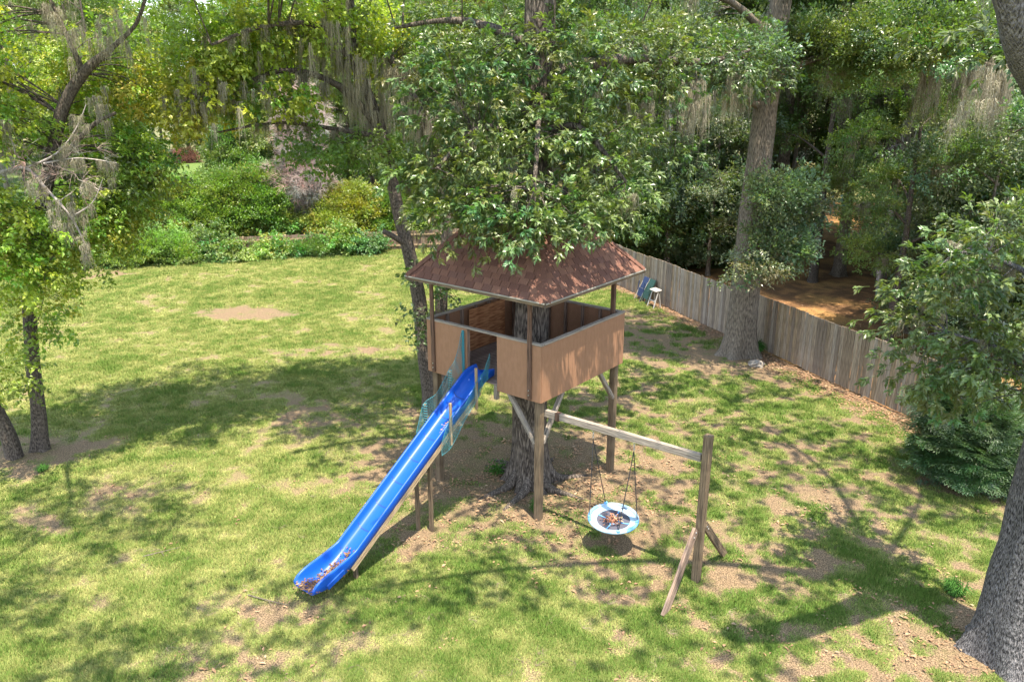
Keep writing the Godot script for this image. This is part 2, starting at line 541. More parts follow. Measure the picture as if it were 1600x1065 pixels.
# spec: trunk [points], radii, flare, limbs [[points, r0, r1]], masses [[centre, radii, clumps, colour]], spray, per (sprays per clump), loose (clump radius), size (spray scale), moss, bark, seed
func grow(root: Node3D, o: Dictionary) -> Node3D:
	var r := rg(o.seed)
	var at := root.position
	var pts := PackedVector3Array()
	for k in o.trunk: pts.append(k - at)
	var radii: PackedFloat32Array = PackedFloat32Array(o.radii)
	put(root, "trunk", trunk_mesh(pts, radii, o.get("flare", 0.0), o.seed, o.get("sides", 18)), o.bark)
	if o.has("roots"):
		var rt := MB.new()
		for k in int(o.roots):
			var a: float = TAU * k / o.roots + r.randf_range(-0.3, 0.3)
			var d := Vector3(cos(a), 0, sin(a))
			var d2 := d.rotated(Vector3.UP, r.randf_range(-0.5, 0.5))
			var r0: float = radii[0]
			rt.tube(curve(PackedVector3Array([d * r0 * 0.9 + Vector3(0, 0.3, 0), d * (r0 + 0.25) + Vector3(0, 0.09, 0), d * (r0 + 0.3) + d2 * r.randf_range(0.25, 0.5) + Vector3(0, 0.015, 0), d * (r0 + 0.35) + d2 * r.randf_range(0.7, 1.1) + Vector3(0, -0.08, 0)]), 4), PackedFloat32Array([0.13, 0.125, 0.12, 0.11, 0.10, 0.09, 0.08, 0.07, 0.065, 0.06, 0.055, 0.05, 0.045]), 8, noise(o.seed, 2.0, 2), 0.3)
		put(root, "roots", rt.mesh(), o.bark).set_meta("kind", "stuff")
	var hang := PackedVector3Array()
	var cp := curve(pts, 6)
	for i in range(int(cp.size() * o.get("bare", 0.35)), cp.size()): hang.append(cp[i])
	var mossy := PackedVector3Array()
	for l in o.get("limbs", []):
		var lp := PackedVector3Array()
		for k in l[0]: lp.append(k - at)
		var c := curve(lp, 6)
		var rr := PackedFloat32Array()
		for i in c.size(): rr.append(lerpf(l[1], l[2], pow(float(i) / (c.size() - 1), 0.8)))
		var mb := MB.new()
		mb.tube(c, rr, 9, noise(o.seed, 1.5, 2), 0.3)
		put(root, "limb", mb.mesh(), o.bark)
		for i in c.size():
			if l.size() > 3: continue
			hang.append(c[i])
			if i > 2: mossy.append(c[i])
	var xs: Array[Transform3D] = []
	var cs := PackedColorArray()
	var tw := MB.new()
	var cl := 0
	var loose: float = o.get("loose", 0.5)
	var size: float = o.get("size", 1.0)
	var fuzz := noise(o.seed + 7, 0.35, 2)
	for m in o.get("masses", []):
		var centre: Vector3 = m[0] - at
		var rad: Vector3 = m[1] if m[1] is Vector3 else Vector3.ONE * m[1]
		for c in int(m[2]):
			var b := ball(r)
			var p := centre + b * rad
			if p.y + at.y < 0.25: p.y = 0.25 - at.y + r.randf() * 0.3
			var best := 0
			var bd := 1e9
			for i in hang.size():
				var dd := hang[i].distance_squared_to(p) + (4.0 if hang[i].y > p.y + 0.6 else 0.0)
				if dd < bd:
					bd = dd; best = i
			var from := hang[best]
			var mid := from.lerp(p, 0.5) + Vector3(r.randfn(0, 0.1), 0.12 * sqrt(bd), r.randfn(0, 0.1)) * minf(1.0, sqrt(bd) * 0.5)
			var br := curve(PackedVector3Array([from, mid, p]), 3)
			var w := 0.006 + 0.007 * minf(3.0, sqrt(bd))
			var rr := PackedFloat32Array()
			for i in br.size(): rr.append(lerpf(w, 0.004, float(i) / (br.size() - 1)))
			tw.tube(br, rr, 4)
			if c % 3 == 0: mossy.append(mid)
			var tone := clampf(1.0 + 0.45 * fuzz.get_noise_3dv((p + at) * 2.0) + r.randfn(0, 0.1), 0.6, 1.5)
			var base: Color = m[3]
			var shift := r.randfn(0, 0.16) + (0.22 if r.randf() < 0.1 else 0.0)
			var outward := (b * rad).normalized() if b.length() > 0.05 else Vector3.UP
			for k in int(o.per):
				var off := Vector3(r.randfn(), r.randfn() * 0.55, r.randfn()) * loose * 0.6
				var dir := (off.normalized() * 0.9 + outward * 0.5 + Vector3(0, o.get("lift", 0.1), 0) + Vector3(r.randfn(), r.randfn(), r.randfn()) * 0.25).normalized()
				var up := (Vector3.UP + outward * 0.35 + Vector3(r.randfn(), 0, r.randfn()) * 0.3).normalized()
				var x := up.cross(dir)
				if x.length() < 0.05: x = Vector3.RIGHT
				x = x.normalized()
				var sc := size * r.randf_range(0.75, 1.25)
				xs.append(Transform3D(Basis(x * sc, dir.cross(x).normalized() * sc, dir * sc), p + off))
				var q := tone * r.randf_range(0.85, 1.15)
				cs.append(Color(base.r * q * (1.0 + shift), base.g * q, base.b * q) * 1.6)
			cl += 1
	if cl > 0 and tw.v.size() > 0:
		put(root, "twigs", tw.mesh(), o.bark).set_meta("kind", "stuff")
	if xs.size() > 0:
		many(root, "crown", leafy[o.spray], o.get("leaf", M.leaf), xs, cs)
	var moss: int = o.get("moss", 0)
	var ms: Array[Transform3D] = []
	var mc := PackedColorArray()
	if mossy.size() > 0:
		for k in moss:
			var p := mossy[r.randi() % mossy.size()] + Vector3(r.randfn(0, 0.12), -0.02, r.randfn(0, 0.12))
			var sc := r.randf_range(0.5, 1.2) * float(o.get("moss_size", 1.0))
			for i in 3:
				ms.append(Transform3D(Basis(Vector3.UP, r.randf() * TAU).scaled(Vector3(1.0, 1.0, 1.0) * sc * r.randf_range(0.7, 1.3)), p + Vector3(r.randfn(0, 0.1), r.randfn(0, 0.04), r.randfn(0, 0.1)) * sc))
				var q := r.randf_range(0.75, 1.2)
				mc.append(Color(0.27 * q, 0.25 * q, 0.175 * q))
	for h in o.get("skeins", []):                # long beards at chosen places: [place, spread, length, count]
		for k in int(h[3]):
			var p: Vector3 = h[0] - at + Vector3(r.randfn(0, h[1]), r.randfn(0, 0.1 + 0.6 * h[1]), r.randfn(0, h[1]))
			ms.append(Transform3D(Basis(Vector3.UP, r.randf() * TAU).scaled(Vector3(0.6, float(h[2]) * r.randf_range(0.4, 1.15), 0.6)), p))
			var q := r.randf_range(0.75, 1.2)
			mc.append(Color(0.34 * q, 0.31 * q, 0.235 * q))
	if ms.size() > 0:
		many(root, "moss", leafy.moss, M.moss, ms, mc)
	return root

# a tree of the woods, grown by rule at the origin
func wood_tree(s: int, high: float, girth: float, crown_from: float, wide: float, spray: String, colour: Color, clumps: int, per: int, size: float, bark: Material, moss := 0, lean := Vector3.ZERO) -> Dictionary:
	var r := rg(s)
	var trunk := []
	var radii := []
	for k in 6:
		var t := k / 5.0
		trunk.append(Vector3(r.randfn(0, 0.12) * t, high * t, r.randfn(0, 0.12) * t) + lean * t * t)
		radii.append(lerpf(girth, girth * 0.18, pow(t, 0.9)))
	var limbs := []
	var masses := []
	var n := 9
	for k in n:
		var t := lerpf(crown_from, 0.97, float(k) / (n - 1))
		var a := k * 2.4 + r.randf_range(-0.5, 0.5)
		var reach := wide * (1.0 - 0.65 * pow(absf(t - 0.6) / 0.5, 1.6)) * r.randf_range(0.75, 1.15)
		var p := Vector3(0, high * t, 0) + lean * t * t
		var d := Vector3(cos(a), 0.0, sin(a))
		var end := p + d * reach + Vector3(0, reach * r.randf_range(0.05, 0.5), 0)
		limbs.append([[p, p.lerp(end, 0.5) + Vector3(0, 0.15 * reach, 0), end], girth * 0.33 * (1.1 - t) + 0.03, 0.015])
		var rad := wide * r.randf_range(0.32, 0.5)
		masses.append([end - d * rad * 0.3, Vector3(rad, rad * 0.6, rad), int(clumps / n), colour])
	return {"trunk": trunk, "radii": radii, "flare": girth * 0.5, "limbs": limbs, "masses": masses, "spray": spray, "per": per, "loose": 0.55 * size, "size": size, "seed": s, "bark": bark, "sides": 10, "moss": moss, "moss_size": 1.5, "bare": 0.5, "leaf": M.leaf_matt}


# ---------------------------------------------------------------- ground
func fence_x(z: float) -> float:
	return 7.84 + 0.4 * (z + 28.09)

func back_z(x: float) -> float:
	return -43.75 - 0.22 * (x + 6.2) if x > -14.0 else -42.03 + 0.33 * (-14.0 - x)

func gi(x: float, z: float) -> int:
	return clampi(int((z - GZ0) / GS * GN), 0, GN - 1) * GN + clampi(int((x - GX0) / GS * GN), 0, GN - 1)

func ground_colour(i: int, fleck: float) -> Color:
	var g := Color(0.095, 0.150, 0.028).lerp(Color(0.265, 0.255, 0.085), dry_grid[i])
	return g.lerp(Color(0.29, 0.19, 0.125), soil_grid[i]) * (0.8 + 0.4 * fleck)

func make_ground() -> void:
	var f := GN / GS
	var n1 := noise(71, 0.012, 5).get_image(GN, GN, false, false, false)
	var n2 := noise(72, 0.05, 4).get_image(GN, GN, false, false, false)
	var n3 := noise(73, 0.35, 2).get_image(GN, GN, false, false, false)
	n1.convert(Image.FORMAT_L8); n2.convert(Image.FORMAT_L8); n3.convert(Image.FORMAT_L8)
	var a1 := n1.get_data()
	var a2 := n2.get_data()
	var a3 := n3.get_data()
	soil_grid.resize(GN * GN)
	dry_grid.resize(GN * GN)
	soil_grid.fill(0.0)
	# bare places: centre x, z, radii, turn, strength
	var bare := [[0.0, -17.3, 4.0, 3.6, 0.0, 1.0], [-1.8, -17.6, 2.6, 2.6, 0.2, 0.9], [2.0, -15.2, 2.2, 1.2, 0.3, 0.75], [-2.0, -14.3, 1.9, 0.9, -0.3, 0.8], [2.1, -13.9, 1.0, 0.8, 0, 0.7], [-10.7, -30.9, 2.6, 1.0, 0.1, 1.15], [-12.2, -18.2, 2.0, 1.3, 0, 1.0],
		[7.4, -25.0, 2.6, 1.6, 0.3, 1.0], [7.6, -11.0, 1.4, 1.2, 0, 0.7], [5.6, -11.0, 2.0, 1.4, 0, 0.25], [-9.2, -16.2, 0.9, 0.4, 0.2, 0.8], [-10.0, -14.9, 1.1, 0.35, 0.5, 1.0], [-7.5, -42.2, 2.2, 0.6, 0.1, 0.6], [-6.0, -26.0, 2.6, 1.0, 0, 0.6], [5.0, -27.0, 2.5, 2.0, 0, 0.6],
		[4.4, -13.2, 1.6, 1.0, 0.2, 0.6], [-3.9, -12.0, 1.0, 0.6, 0, 0.7], [-4.4, -10.2, 1.8, 0.8, 0.2, 0.7], [6.7, -16.0, 1.6, 1.1, 0.4, 0.6], [-21.0, -38.2, 3.0, 1.4, 0.2, 0.7], [4.2, -30.0, 2.2, 1.6, 0, 0.7], [-3.5, -20.5, 3.5, 1.6, 0.1, 0.6]]
	for b in bare:
		var reach: float = maxf(b[2], b[3]) * 1.4
		var x0 := clampi(int((b[0] - reach - GX0) * f), 0, GN - 1)
		var x1 := clampi(int((b[0] + reach - GX0) * f), 0, GN - 1)
		var z0 := clampi(int((b[1] - reach - GZ0) * f), 0, GN - 1)
		var z1 := clampi(int((b[1] + reach - GZ0) * f), 0, GN - 1)
		var ca := cos(b[4])
		var sa := sin(b[4])
		for j in range(z0, z1 + 1):
			for i in range(x0, x1 + 1):
				var dx: float = i / f + GX0 - b[0]
				var dz: float = j / f + GZ0 - b[1]
				var u: float = (dx * ca + dz * sa) / b[2]
				var w: float = (-dx * sa + dz * ca) / b[3]
				var k := j * GN + i
				var q: float = b[5] * clampf(1.9 - 1.6 * sqrt(u * u + w * w) , 0.0, 1.0)
				soil_grid[k] = maxf(soil_grid[k], q)
	var out := PackedByteArray()
	out.resize(GN * GN * 3)
	var lut := PackedByteArray()
	for k in 1025:
		lut.append(int(255.0 * (1.055 * pow(k / 1024.0, 1.0 / 2.4) - 0.055) if k > 3 else 0.0))
	for j in GN:
		var z := j / f + GZ0
		var fx := fence_x(z)
		for i in GN:
			var x := i / f + GX0
			var k := j * GN + i
			var p1 := a1[k] / 255.0
			var p2 := a2[k] / 255.0
			var p3 := a3[k] / 255.0
			# soil shows through where the lawn is thin
			var s := soil_grid[k] * (0.62 + 0.9 * (p2 - 0.25)) + clampf((p1 - 0.53) * 2.6 + (p2 - 0.53) * 2.6, 0.0, 0.75)
			if x > fx - 0.9 and x < fx: s = maxf(s, 1.3 * (0.9 - (fx - x)) / 0.9 + (p2 - 0.5) * 1.2)
			if x > 1.5 and z > -30.0: s += clampf((p2 - 0.5) * 1.8 + 0.3, 0.0, 0.62)
			s = clampf(s + (p3 - 0.5) * 0.5 * s, 0.0, 1.0)
			var d := clampf(0.40 + (p1 - 0.5) * 1.0 + (p2 - 0.5) * (1.5 if x > -3.0 else 1.1) + (p3 - 0.5) * 0.7 + (0.12 if x < -3.0 else 0.0), 0.0, 1.0)
			soil_grid[k] = s
			dry_grid[k] = d
			var fl := 0.8 + 0.4 * p3
			var cr := lerpf(lerpf(0.09, 0.275, d), 0.235, s)
			var cg := lerpf(lerpf(0.15, 0.27, d), 0.165, s)
			var cb := lerpf(lerpf(0.03, 0.10, d), 0.10, s)
			if x > fx:                               # pine straw and leaf litter beyond the fence, a green strip far back
				var q := clampf(0.5 + (p1 - 0.5) * 3.0 + (p2 - 0.5) * 2.0, 0.0, 1.0)
				var green := clampf((p1 - 0.42) * 5.0, 0.0, 1.0) * (1.0 if z < -39.0 and x < 14.0 else 0.15)
				cr = lerpf(lerpf(0.18, 0.42, q), 0.14, green)
				cg = lerpf(lerpf(0.10, 0.22, q), 0.17, green)
				cb = lerpf(lerpf(0.05, 0.09, q), 0.03, green)
				soil_grid[k] = 1.0
			out[k * 3] = lut[int(minf(1.0, cr * fl) * 1024.0)]
			out[k * 3 + 1] = lut[int(minf(1.0, cg * fl) * 1024.0)]
			out[k * 3 + 2] = lut[int(minf(1.0, cb * fl) * 1024.0)]
	var tex := ImageTexture.create_from_image(Image.create_from_data(GN, GN, false, Image.FORMAT_RGB8, out))
	var m := plain(Color.WHITE, 0.95, 0.25)
	m.albedo_texture = tex
	m.detail_enabled = true
	m.detail_blend_mode = BaseMaterial3D.BLEND_MODE_MUL
	m.detail_uv_layer = BaseMaterial3D.DETAIL_UV_2
	m.detail_albedo = grey(noise(75, 0.12, 4), 512, 0.55, 1.0, 1.8)
	m.detail_mask = grey(noise(76, 0.01, 1), 16, 1.0, 1.0)
	var lawn: Array[PackedVector2Array] = []
	# lawn: from the back fence to the camera, cut along the plank fence; the woods' floor on its other side
	var l := PackedVector2Array()
	var w := PackedVector2Array()
	var zs := [2.0, -14.0, -30.0, -46.0, -62.0]
	for k in zs.size():
		l.append(Vector2(fence_x(zs[k]), zs[k]))
	sheet("lawn", PackedVector2Array([Vector2(-32, 2), Vector2(-32, -62)]), l, 0.004, m)
	for k in zs.size():
		w.append(Vector2(32, zs[k]))
	sheet("forest_floor", l, w, 0.004, m)
	var gm := grained(duo(noise(77, 0.02, 5), 512, Color(0.05, 0.08, 0.02), Color(0.16, 0.12, 0.05), 1.6), null, Vector3(0.08, 0.08, 0.08), 0.95, 0.0)
	var mb := MB.new()
	mb.quad(Vector3(-600, 0, -900), Vector3(600, 0, -900), Vector3(600, 0, 300), Vector3(-600, 0, 300), Vector3.UP)
	put(self, "ground", mb.mesh(), gm, Transform3D(Basis(), Vector3(0, -0.03, 0))).set_meta("kind", "structure")
	# mown grass of the neighbour's clearing far beyond the back fence
	var cm := grained(duo(noise(78, 0.03, 4), 256, Color(0.06, 0.115, 0.022), Color(0.11, 0.15, 0.035), 1.6), null, Vector3(0.3, 0.3, 0.3), 0.95, 0.0)
	var cb2 := MB.new()
	cb2.quad(Vector3(-60, 0, -110), Vector3(-20, 0, -110), Vector3(-20, 0, -62.0), Vector3(-60, 0, -62.0), Vector3.UP)
	put(self, "clearing_lawn", cb2.mesh(), cm, Transform3D(Basis(), Vector3(0, -0.012, 0))).set_meta("kind", "structure")

func sheet(called: String, left: PackedVector2Array, right: PackedVector2Array, y: float, m: Material) -> void:
	var st := SurfaceTool.new()
	st.begin(Mesh.PRIMITIVE_TRIANGLES)
	var poly := PackedVector2Array()
	for k in left.size(): poly.append(left[k])
	for k in range(right.size() - 1, -1, -1): poly.append(right[k])
	var tri := Geometry2D.triangulate_polygon(poly)
	for k in range(0, tri.size(), 3):
		var t := [poly[tri[k]], poly[tri[k + 1]], poly[tri[k + 2]]]
		var cross: float = (t[1] - t[0]).cross(t[2] - t[0])
		if cross < 0.0: t.reverse()              # x right, z towards: clockwise seen from above
		for q in t:
			st.set_normal(Vector3.UP)
			st.set_uv(Vector2((q.x - GX0) / GS, (q.y - GZ0) / GS))
			st.set_uv2(Vector2(q.x, q.y) * 0.45)
			st.add_vertex(Vector3(q.x, y, q.y))
	put(self, called, st.commit(), m).set_meta("kind", "structure")

func make_grass() -> void:
	var r := rg(81)
	var xs: Array[Transform3D] = []
	var cs := PackedColorArray()
	for k in 330000:
		var z := -9.0 - 36.0 * pow(r.randf(), 1.7)
		var half := 1.5 - z * 0.68
		var x := r.randf_range(-half, minf(half, fence_x(z) - 0.15))
		if z < back_z(x) - 0.5: continue
		var i := gi(x, z)
		var s := soil_grid[i]
		if r.randf() < s * 1.5 - 0.12: continue
		var lush := clampf(1.3 - dry_grid[i] * 0.9 + r.randfn(0, 0.2), 0.5, 1.7)
		var sc := r.randf_range(0.7, 1.25) * (1.0 + 0.03 * (-z - 9.0))
		xs.append(Transform3D(Basis(Vector3.UP, r.randf() * TAU).scaled(Vector3(sc * 1.15, sc * (1.0 - 0.4 * s) * 0.9 * lush, sc * 1.15)), Vector3(x, 0.002, z)))
		var g := Color(0.085, 0.150, 0.028).lerp(Color(0.285, 0.278, 0.10), clampf(dry_grid[i] + r.randfn(0, 0.24), 0.0, 1.0))
		cs.append(g * r.randf_range(0.8, 1.35))
	print("grass tufts ", xs.size())
	many(self, "grass", leafy.tuft, M.grass, xs, cs)
	tag(get_node("grass"), "short patchy green and straw coloured lawn grass", "grass", "", "stuff")
	# dead leaves: along the fence, on bare soil, sparsely elsewhere
	var ls: Array[Transform3D] = []
	var lc := PackedColorArray()
	for k in 16000:
		var z := -9.5 - 34.0 * pow(r.randf(), 1.5)
		var x := r.randf_range(1.5 + z * 0.68, minf(1.5 - z * 0.68, fence_x(z) + 6.0))
		if k % 4 == 0: x = fence_x(z) - absf(r.randfn(0, 0.55)) - 0.05
		if k % 31 == 0:
			var d := Vector2(r.randfn(0, 1.5), r.randfn(0, 1.5))
			x = 0.6 + d.x; z = -16.6 + d.y
		if k % 600 == 0:
			x = 7.2 + r.randfn(0, 0.5); z = -11.0 + r.randfn(0, 0.6)
		if z < back_z(x) + 0.2: continue
		var s := soil_grid[gi(x, z)]
		if r.randf() > s * 0.12 + 0.012 and k % 4 != 0 and k % 31 != 0 and k % 600 != 0: continue
		var sc := r.randf_range(0.6, 1.1) * (1.15 if x > fence_x(z) else 0.85)
		ls.append(Transform3D(Basis(Vector3.UP, r.randf() * TAU).scaled(Vector3.ONE * sc), Vector3(x, 0.012, z)))
		var q := r.randf_range(0.6, 1.3)
		lc.append(Color(0.27, 0.165, 0.095) * q if r.randf() < 0.85 else Color(0.26, 0.19, 0.12) * q)
	var ts: Array[Transform3D] = []
	var tc := PackedColorArray()
	for k in 420:
		var z := -10.0 - 26.0 * pow(r.randf(), 1.4)
		var x := r.randf_range(1.0 + z * 0.62, minf(1.0 - z * 0.62, fence_x(z) - 0.3))
		var sc := r.randf_range(0.25, 0.6)
		ts.append(Transform3D(Basis(Vector3.UP, r.randf() * TAU).scaled(Vector3(sc, sc * 0.12, sc)), Vector3(x, 0.03, z)))
		tc.append(Color(0.2, 0.15, 0.11) * r.randf_range(0.6, 1.5))
	many(self, "fallen_twigs", leafy.bare, M.litter, ts, tc)
	tag(get_node("fallen_twigs"), "thin fallen twigs scattered over the lawn", "twigs", "", "stuff")
	many(self, "leaf_litter", leafy.dead, M.litter, ls, lc)
	tag(get_node("leaf_litter"), "brown dead leaves strewn over bare soil and along the fence", "leaves", "", "stuff")


# ---------------------------------------------------------------- fences
func make_fences() -> void:
	var r := rg(91)
	var f := thing("plank_fence", "weathered grey vertical plank fence running along the wooded side of the lawn", "fence", Vector3(fence_x(-30), 0, -30))
	var along := Vector3(0.4, 0, 1).normalized()
	var side := Vector3(along.z, 0, -along.x)     # towards the woods
	var pm: Array[ArrayMesh] = []
	for k in 5:
		var mb := MB.new()
		mb.box(Vector3(0.131, 1.83, 0.018), 0.004)
		pm.append(mb.mesh())
	var start := Vector3(fence_x(-46.6), 0, -46.6) - f.position
	var n := 238
	var face := Basis(along, Vector3.UP, -side)
	for k in n:
		var p := start + along * (k * 0.142)
		var step := 0.02 * sin(floor(k / 17.0) * 2.3) + (0.05 if k > 146 else 0.0)
		var b := face * Basis(Vector3.BACK, r.randfn(0, 0.006)) * Basis(Vector3.UP, r.randfn(0, 0.03))
		put(f, "plank", pm[k % 5], M["picket%d" % (r.randi() % 6)], Transform3D(b, p + Vector3(0, 0.93 + step + r.randfn(0, 0.008), 0) + side * r.randfn(0, 0.004)))
	for k in 15:
		var p := start + along * (k * 17 * 0.142) + side * 0.10
		bar(f, "post", p, p + Vector3(0, 1.75, 0), 0.09, 0.09, M.wood_grey)
	for h in [0.35, 0.95, 1.55]:
		var a := start + side * 0.035 + Vector3(0, h, 0)
		bar(f, "rail", a, a + along * (n * 0.142), 0.085, 0.038, M.wood_grey, side)
	# back fence
	var g := thing("picket_fence", "low tan wooden fence with rails along the far edge of the lawn under hedges", "fence", Vector3(-14, 0, -42))
	var sp := MB.new()
	sp.box(Vector3(0.115, 1.0, 0.016), 0.003)
	var small := sp.mesh()
	var cols := ["picket1", "wood_post", "stud", "stud"]
	var x := -27.0
	var count := 0
	while x < 0.2:
		var z := back_z(x)
		var dz := (back_z(x + 0.1) - z) / 0.1
		var d := Vector3(1, 0, dz).normalized()
		if count < 236:
			put(g, "picket", small, M[cols[r.randi() % 4]], Transform3D(Basis(d, Vector3.UP, d.cross(Vector3.UP)), Vector3(x + 14, 0.55 + r.randfn(0, 0.012), z + 42)))
		if count % 18 == 0:
			bar(g, "post", Vector3(x + 14, 0, z + 42.06), Vector3(x + 14, 1.08, z + 42.06), 0.09, 0.09, M.wood_tan)
			var x2 := minf(x + 18 * 0.118, 0.2)
			for h in [0.25, 0.82]:
				bar(g, "rail", Vector3(x + 14, h, z + 42.035), Vector3(x2 + 14, h, back_z(x2) + 42.035), 0.03, 0.08, M.wood_tan, Vector3.UP)
		x += 0.118
		count += 1


# ---------------------------------------------------------------- treehouse
func make_treehouse() -> void:
	var t := thing("treehouse", "square tan treehouse on posts with a brown shingle hip roof round the big oak", "treehouse", Vector3(0.33, 0, -16.99), YAW)
	var r := rg(101)
	var a := 1.43
	var w := 1.56
	var yb := 2.72
	var yt := 3.91
	# legs
	for p in [[-1, 1], [1, 1], [1, -1], [-1, -1]]:
		bar(t, "post", Vector3(p[0] * a, -0.05, p[1] * a), Vector3(p[0] * a, yb + 0.08, p[1] * a), 0.15, 0.15, M.wood_post, Vector3.BACK, 0.012)
	# knee braces
	var y0 := 1.75
	for q in [[Vector3(a - 0.07, y0, a + 0.03), Vector3(a - 0.82, yb + 0.06, a + 0.03)], [Vector3(a + 0.03, y0, a - 0.07), Vector3(a + 0.03, yb + 0.06, a - 0.82)],
			[Vector3(a + 0.03, y0 + 0.15, -a + 0.07), Vector3(a + 0.03, yb + 0.06, -a + 0.75)], [Vector3(-a + 0.07, y0 + 0.15, a), Vector3(-a + 0.7, yb + 0.06, a)], [Vector3(-a, y0 + 0.15, a - 0.07), Vector3(-a, yb + 0.06, a - 0.7)]]:
		bar(t, "brace", q[0], q[1], 0.09, 0.09, M.wood_grey, Vector3.UP, 0.008)
	# floor
	for k in 21:
		var z := -1.5 + k * 0.148
		bar(t, "floor_board", Vector3(-1.52, 2.83, z), Vector3(1.52, 2.83, z), 0.138, 0.03, M.floor, Vector3.UP, 0.004)
	for k in 4:
		var x := -1.38 + k * 0.92
		bar(t, "joist", Vector3(x, 2.755, -1.5), Vector3(x, 2.755, 1.5), 0.045, 0.11, M.wood_grey, Vector3.UP, 0.004)
	# siding panels
	var panels := [[Vector3(-0.975, 0, w), Vector3(1.17, 0, 0.02)], [Vector3(0.995, 0, w), Vector3(1.13, 0, 0.02)], [Vector3(w, 0, 0.775), Vector3(0.02, 0, 1.546)], [Vector3(w, 0, -0.785), Vector3(0.02, 0, 1.566)],
		[Vector3(-w, 0, 0.78), Vector3(0.02, 0, 1.54)], [Vector3(-w, 0, -0.78), Vector3(0.02, 0, 1.54)], [Vector3(0.78, 0, -w), Vector3(1.54, 0, 0.02)], [Vector3(-0.78, 0, -w), Vector3(1.54, 0, 0.02)]]
	for p in panels:
		var mb := MB.new()
		var sz: Vector3 = p[1]
		sz.y = yt - yb
		mb.box(sz, 0.003)
		put(t, "wall_panel", mb.mesh(), M.siding, Transform3D(Basis(), p[0] + Vector3(0, (yt + yb) * 0.5, 0)))
	# studs inside
	for k in 7:
		var q := -1.44 + k * 0.48
		bar(t, "stud", Vector3(q, 2.85, -w + 0.058), Vector3(q, yt - 0.002, -w + 0.058), 0.045, 0.09, M.stud, Vector3.BACK)
		bar(t, "stud", Vector3(-w + 0.058, 2.85, q), Vector3(-w + 0.058, yt - 0.002, q), 0.045, 0.09, M.stud, Vector3.RIGHT)
		bar(t, "stud", Vector3(w - 0.058, 2.85, q), Vector3(w - 0.058, yt - 0.002, q), 0.045, 0.09, M.stud, Vector3.RIGHT)
	for q in [-1.44, -0.42, 0.46, 0.98, 1.44]:
		bar(t, "stud", Vector3(q, 2.85, w - 0.058), Vector3(q, yt - 0.002, w - 0.058), 0.045, 0.09, M.stud, Vector3.BACK)
	var ply := MB.new()
	ply.box(Vector3(0.012, 1.0, 1.3), 0.002)
	put(t, "plywood_sheet", ply.mesh(), M.ply, Transform3D(Basis(), Vector3(-w + 0.112, 3.36, -0.35)))
	# top rails all round
	for q in [[Vector3(-w - 0.01, yt + 0.02, w - 0.03), Vector3(w + 0.01, yt + 0.02, w - 0.03)], [Vector3(-w - 0.01, yt + 0.02, -w + 0.03), Vector3(w + 0.01, yt + 0.02, -w + 0.03)],
			[Vector3(w - 0.03, yt + 0.021, -w + 0.085), Vector3(w - 0.03, yt + 0.021, w - 0.085)], [Vector3(-w + 0.03, yt + 0.021, -w + 0.085), Vector3(-w + 0.03, yt + 0.021, w - 0.085)]]:
		bar(t, "top_rail", q[0], q[1], 0.105, 0.04, M.wood_grey, Vector3.UP)
	# posts that carry the roof: two bolted outside the front, two inside the back
	for x in [-1.36, 1.29]:
		var up := bar(t, "roof_post", Vector3(x, yb + 0.03, w + 0.035), Vector3(x, 4.9, w + 0.035), 0.095, 0.045, M.wood_dark, Vector3.BACK)
		for y in [0.1, 0.2]:
			var bolt := CylinderMesh.new()
			bolt.top_radius = 0.013; bolt.bottom_radius = 0.015; bolt.height = 0.012; bolt.radial_segments = 8; bolt.rings = 1
			put(up, "bolt", bolt, M.steel, Transform3D(Basis(Vector3.RIGHT, PI / 2), Vector3(0, -(4.9 - yb - 0.03) * 0.5 + y, -0.028 if up.transform.basis.z.z < 0 else 0.028)))
	for p in [Vector3(1.38, 0, -1.36), Vector3(-1.38, 0, -1.36)]:
		bar(t, "roof_post", p + Vector3(0, 2.85, 0), p + Vector3(0, 4.92, 0), 0.09, 0.09, M.wood_dark, Vector3.BACK)
	bar(t, "step_block", Vector3(0.36, 2.5, w - 0.06), Vector3(0.36, 2.81, w - 0.06), 0.09, 0.09, M.wood_grey)
	# roof: deck, fascia, rafters, shingles
	var e := 1.854
	var ye := 4.9
	var apex := Vector3(0, 6.956, 0)
	var deck := MB.new()
	var c := [Vector3(-e, ye, e), Vector3(e, ye, e), Vector3(e, ye, -e), Vector3(-e, ye, -e)]
	for k in 4:
		var n: Vector3 = (c[k] + c[(k + 1) % 4]) * Vector3(1, 0, 1) + Vector3(0, 1.7, 0)
		deck.tri(c[k], c[(k + 1) % 4], apex, n)
		var dn := Vector3(0, -0.025, 0)
		deck.tri(c[k] + dn, c[(k + 1) % 4] + dn, apex + dn, -n)
		deck.quad(c[k], c[(k + 1) % 4], c[(k + 1) % 4] + dn, c[k] + dn, n * Vector3(1, 0, 1))
	var roof := put(t, "roof", deck.mesh(), M.stud)
	for k in 4:
		var p: Vector3 = c[k]
		var q: Vector3 = c[(k + 1) % 4]
		var mid := (p + q) * Vector3(0.5, 0, 0.5)
		var out := mid.normalized()
		var shrink := (q - p).normalized() * 0.018
		bar(roof, "fascia", p + out * 0.012 - Vector3(0, 0.05, 0) + shrink * 0.0, q + out * 0.012 - Vector3(0, 0.05, 0) - shrink * 1.5, 0.06, 0.022, M.wood_post, out, 0.003)
		bar(roof, "drip_edge", p + out * 0.032 - Vector3(0, 0.008, 0) - shrink, q + out * 0.032 - Vector3(0, 0.008, 0) - shrink * 0.2, 0.028, 0.016, M.edge, out, 0.003)
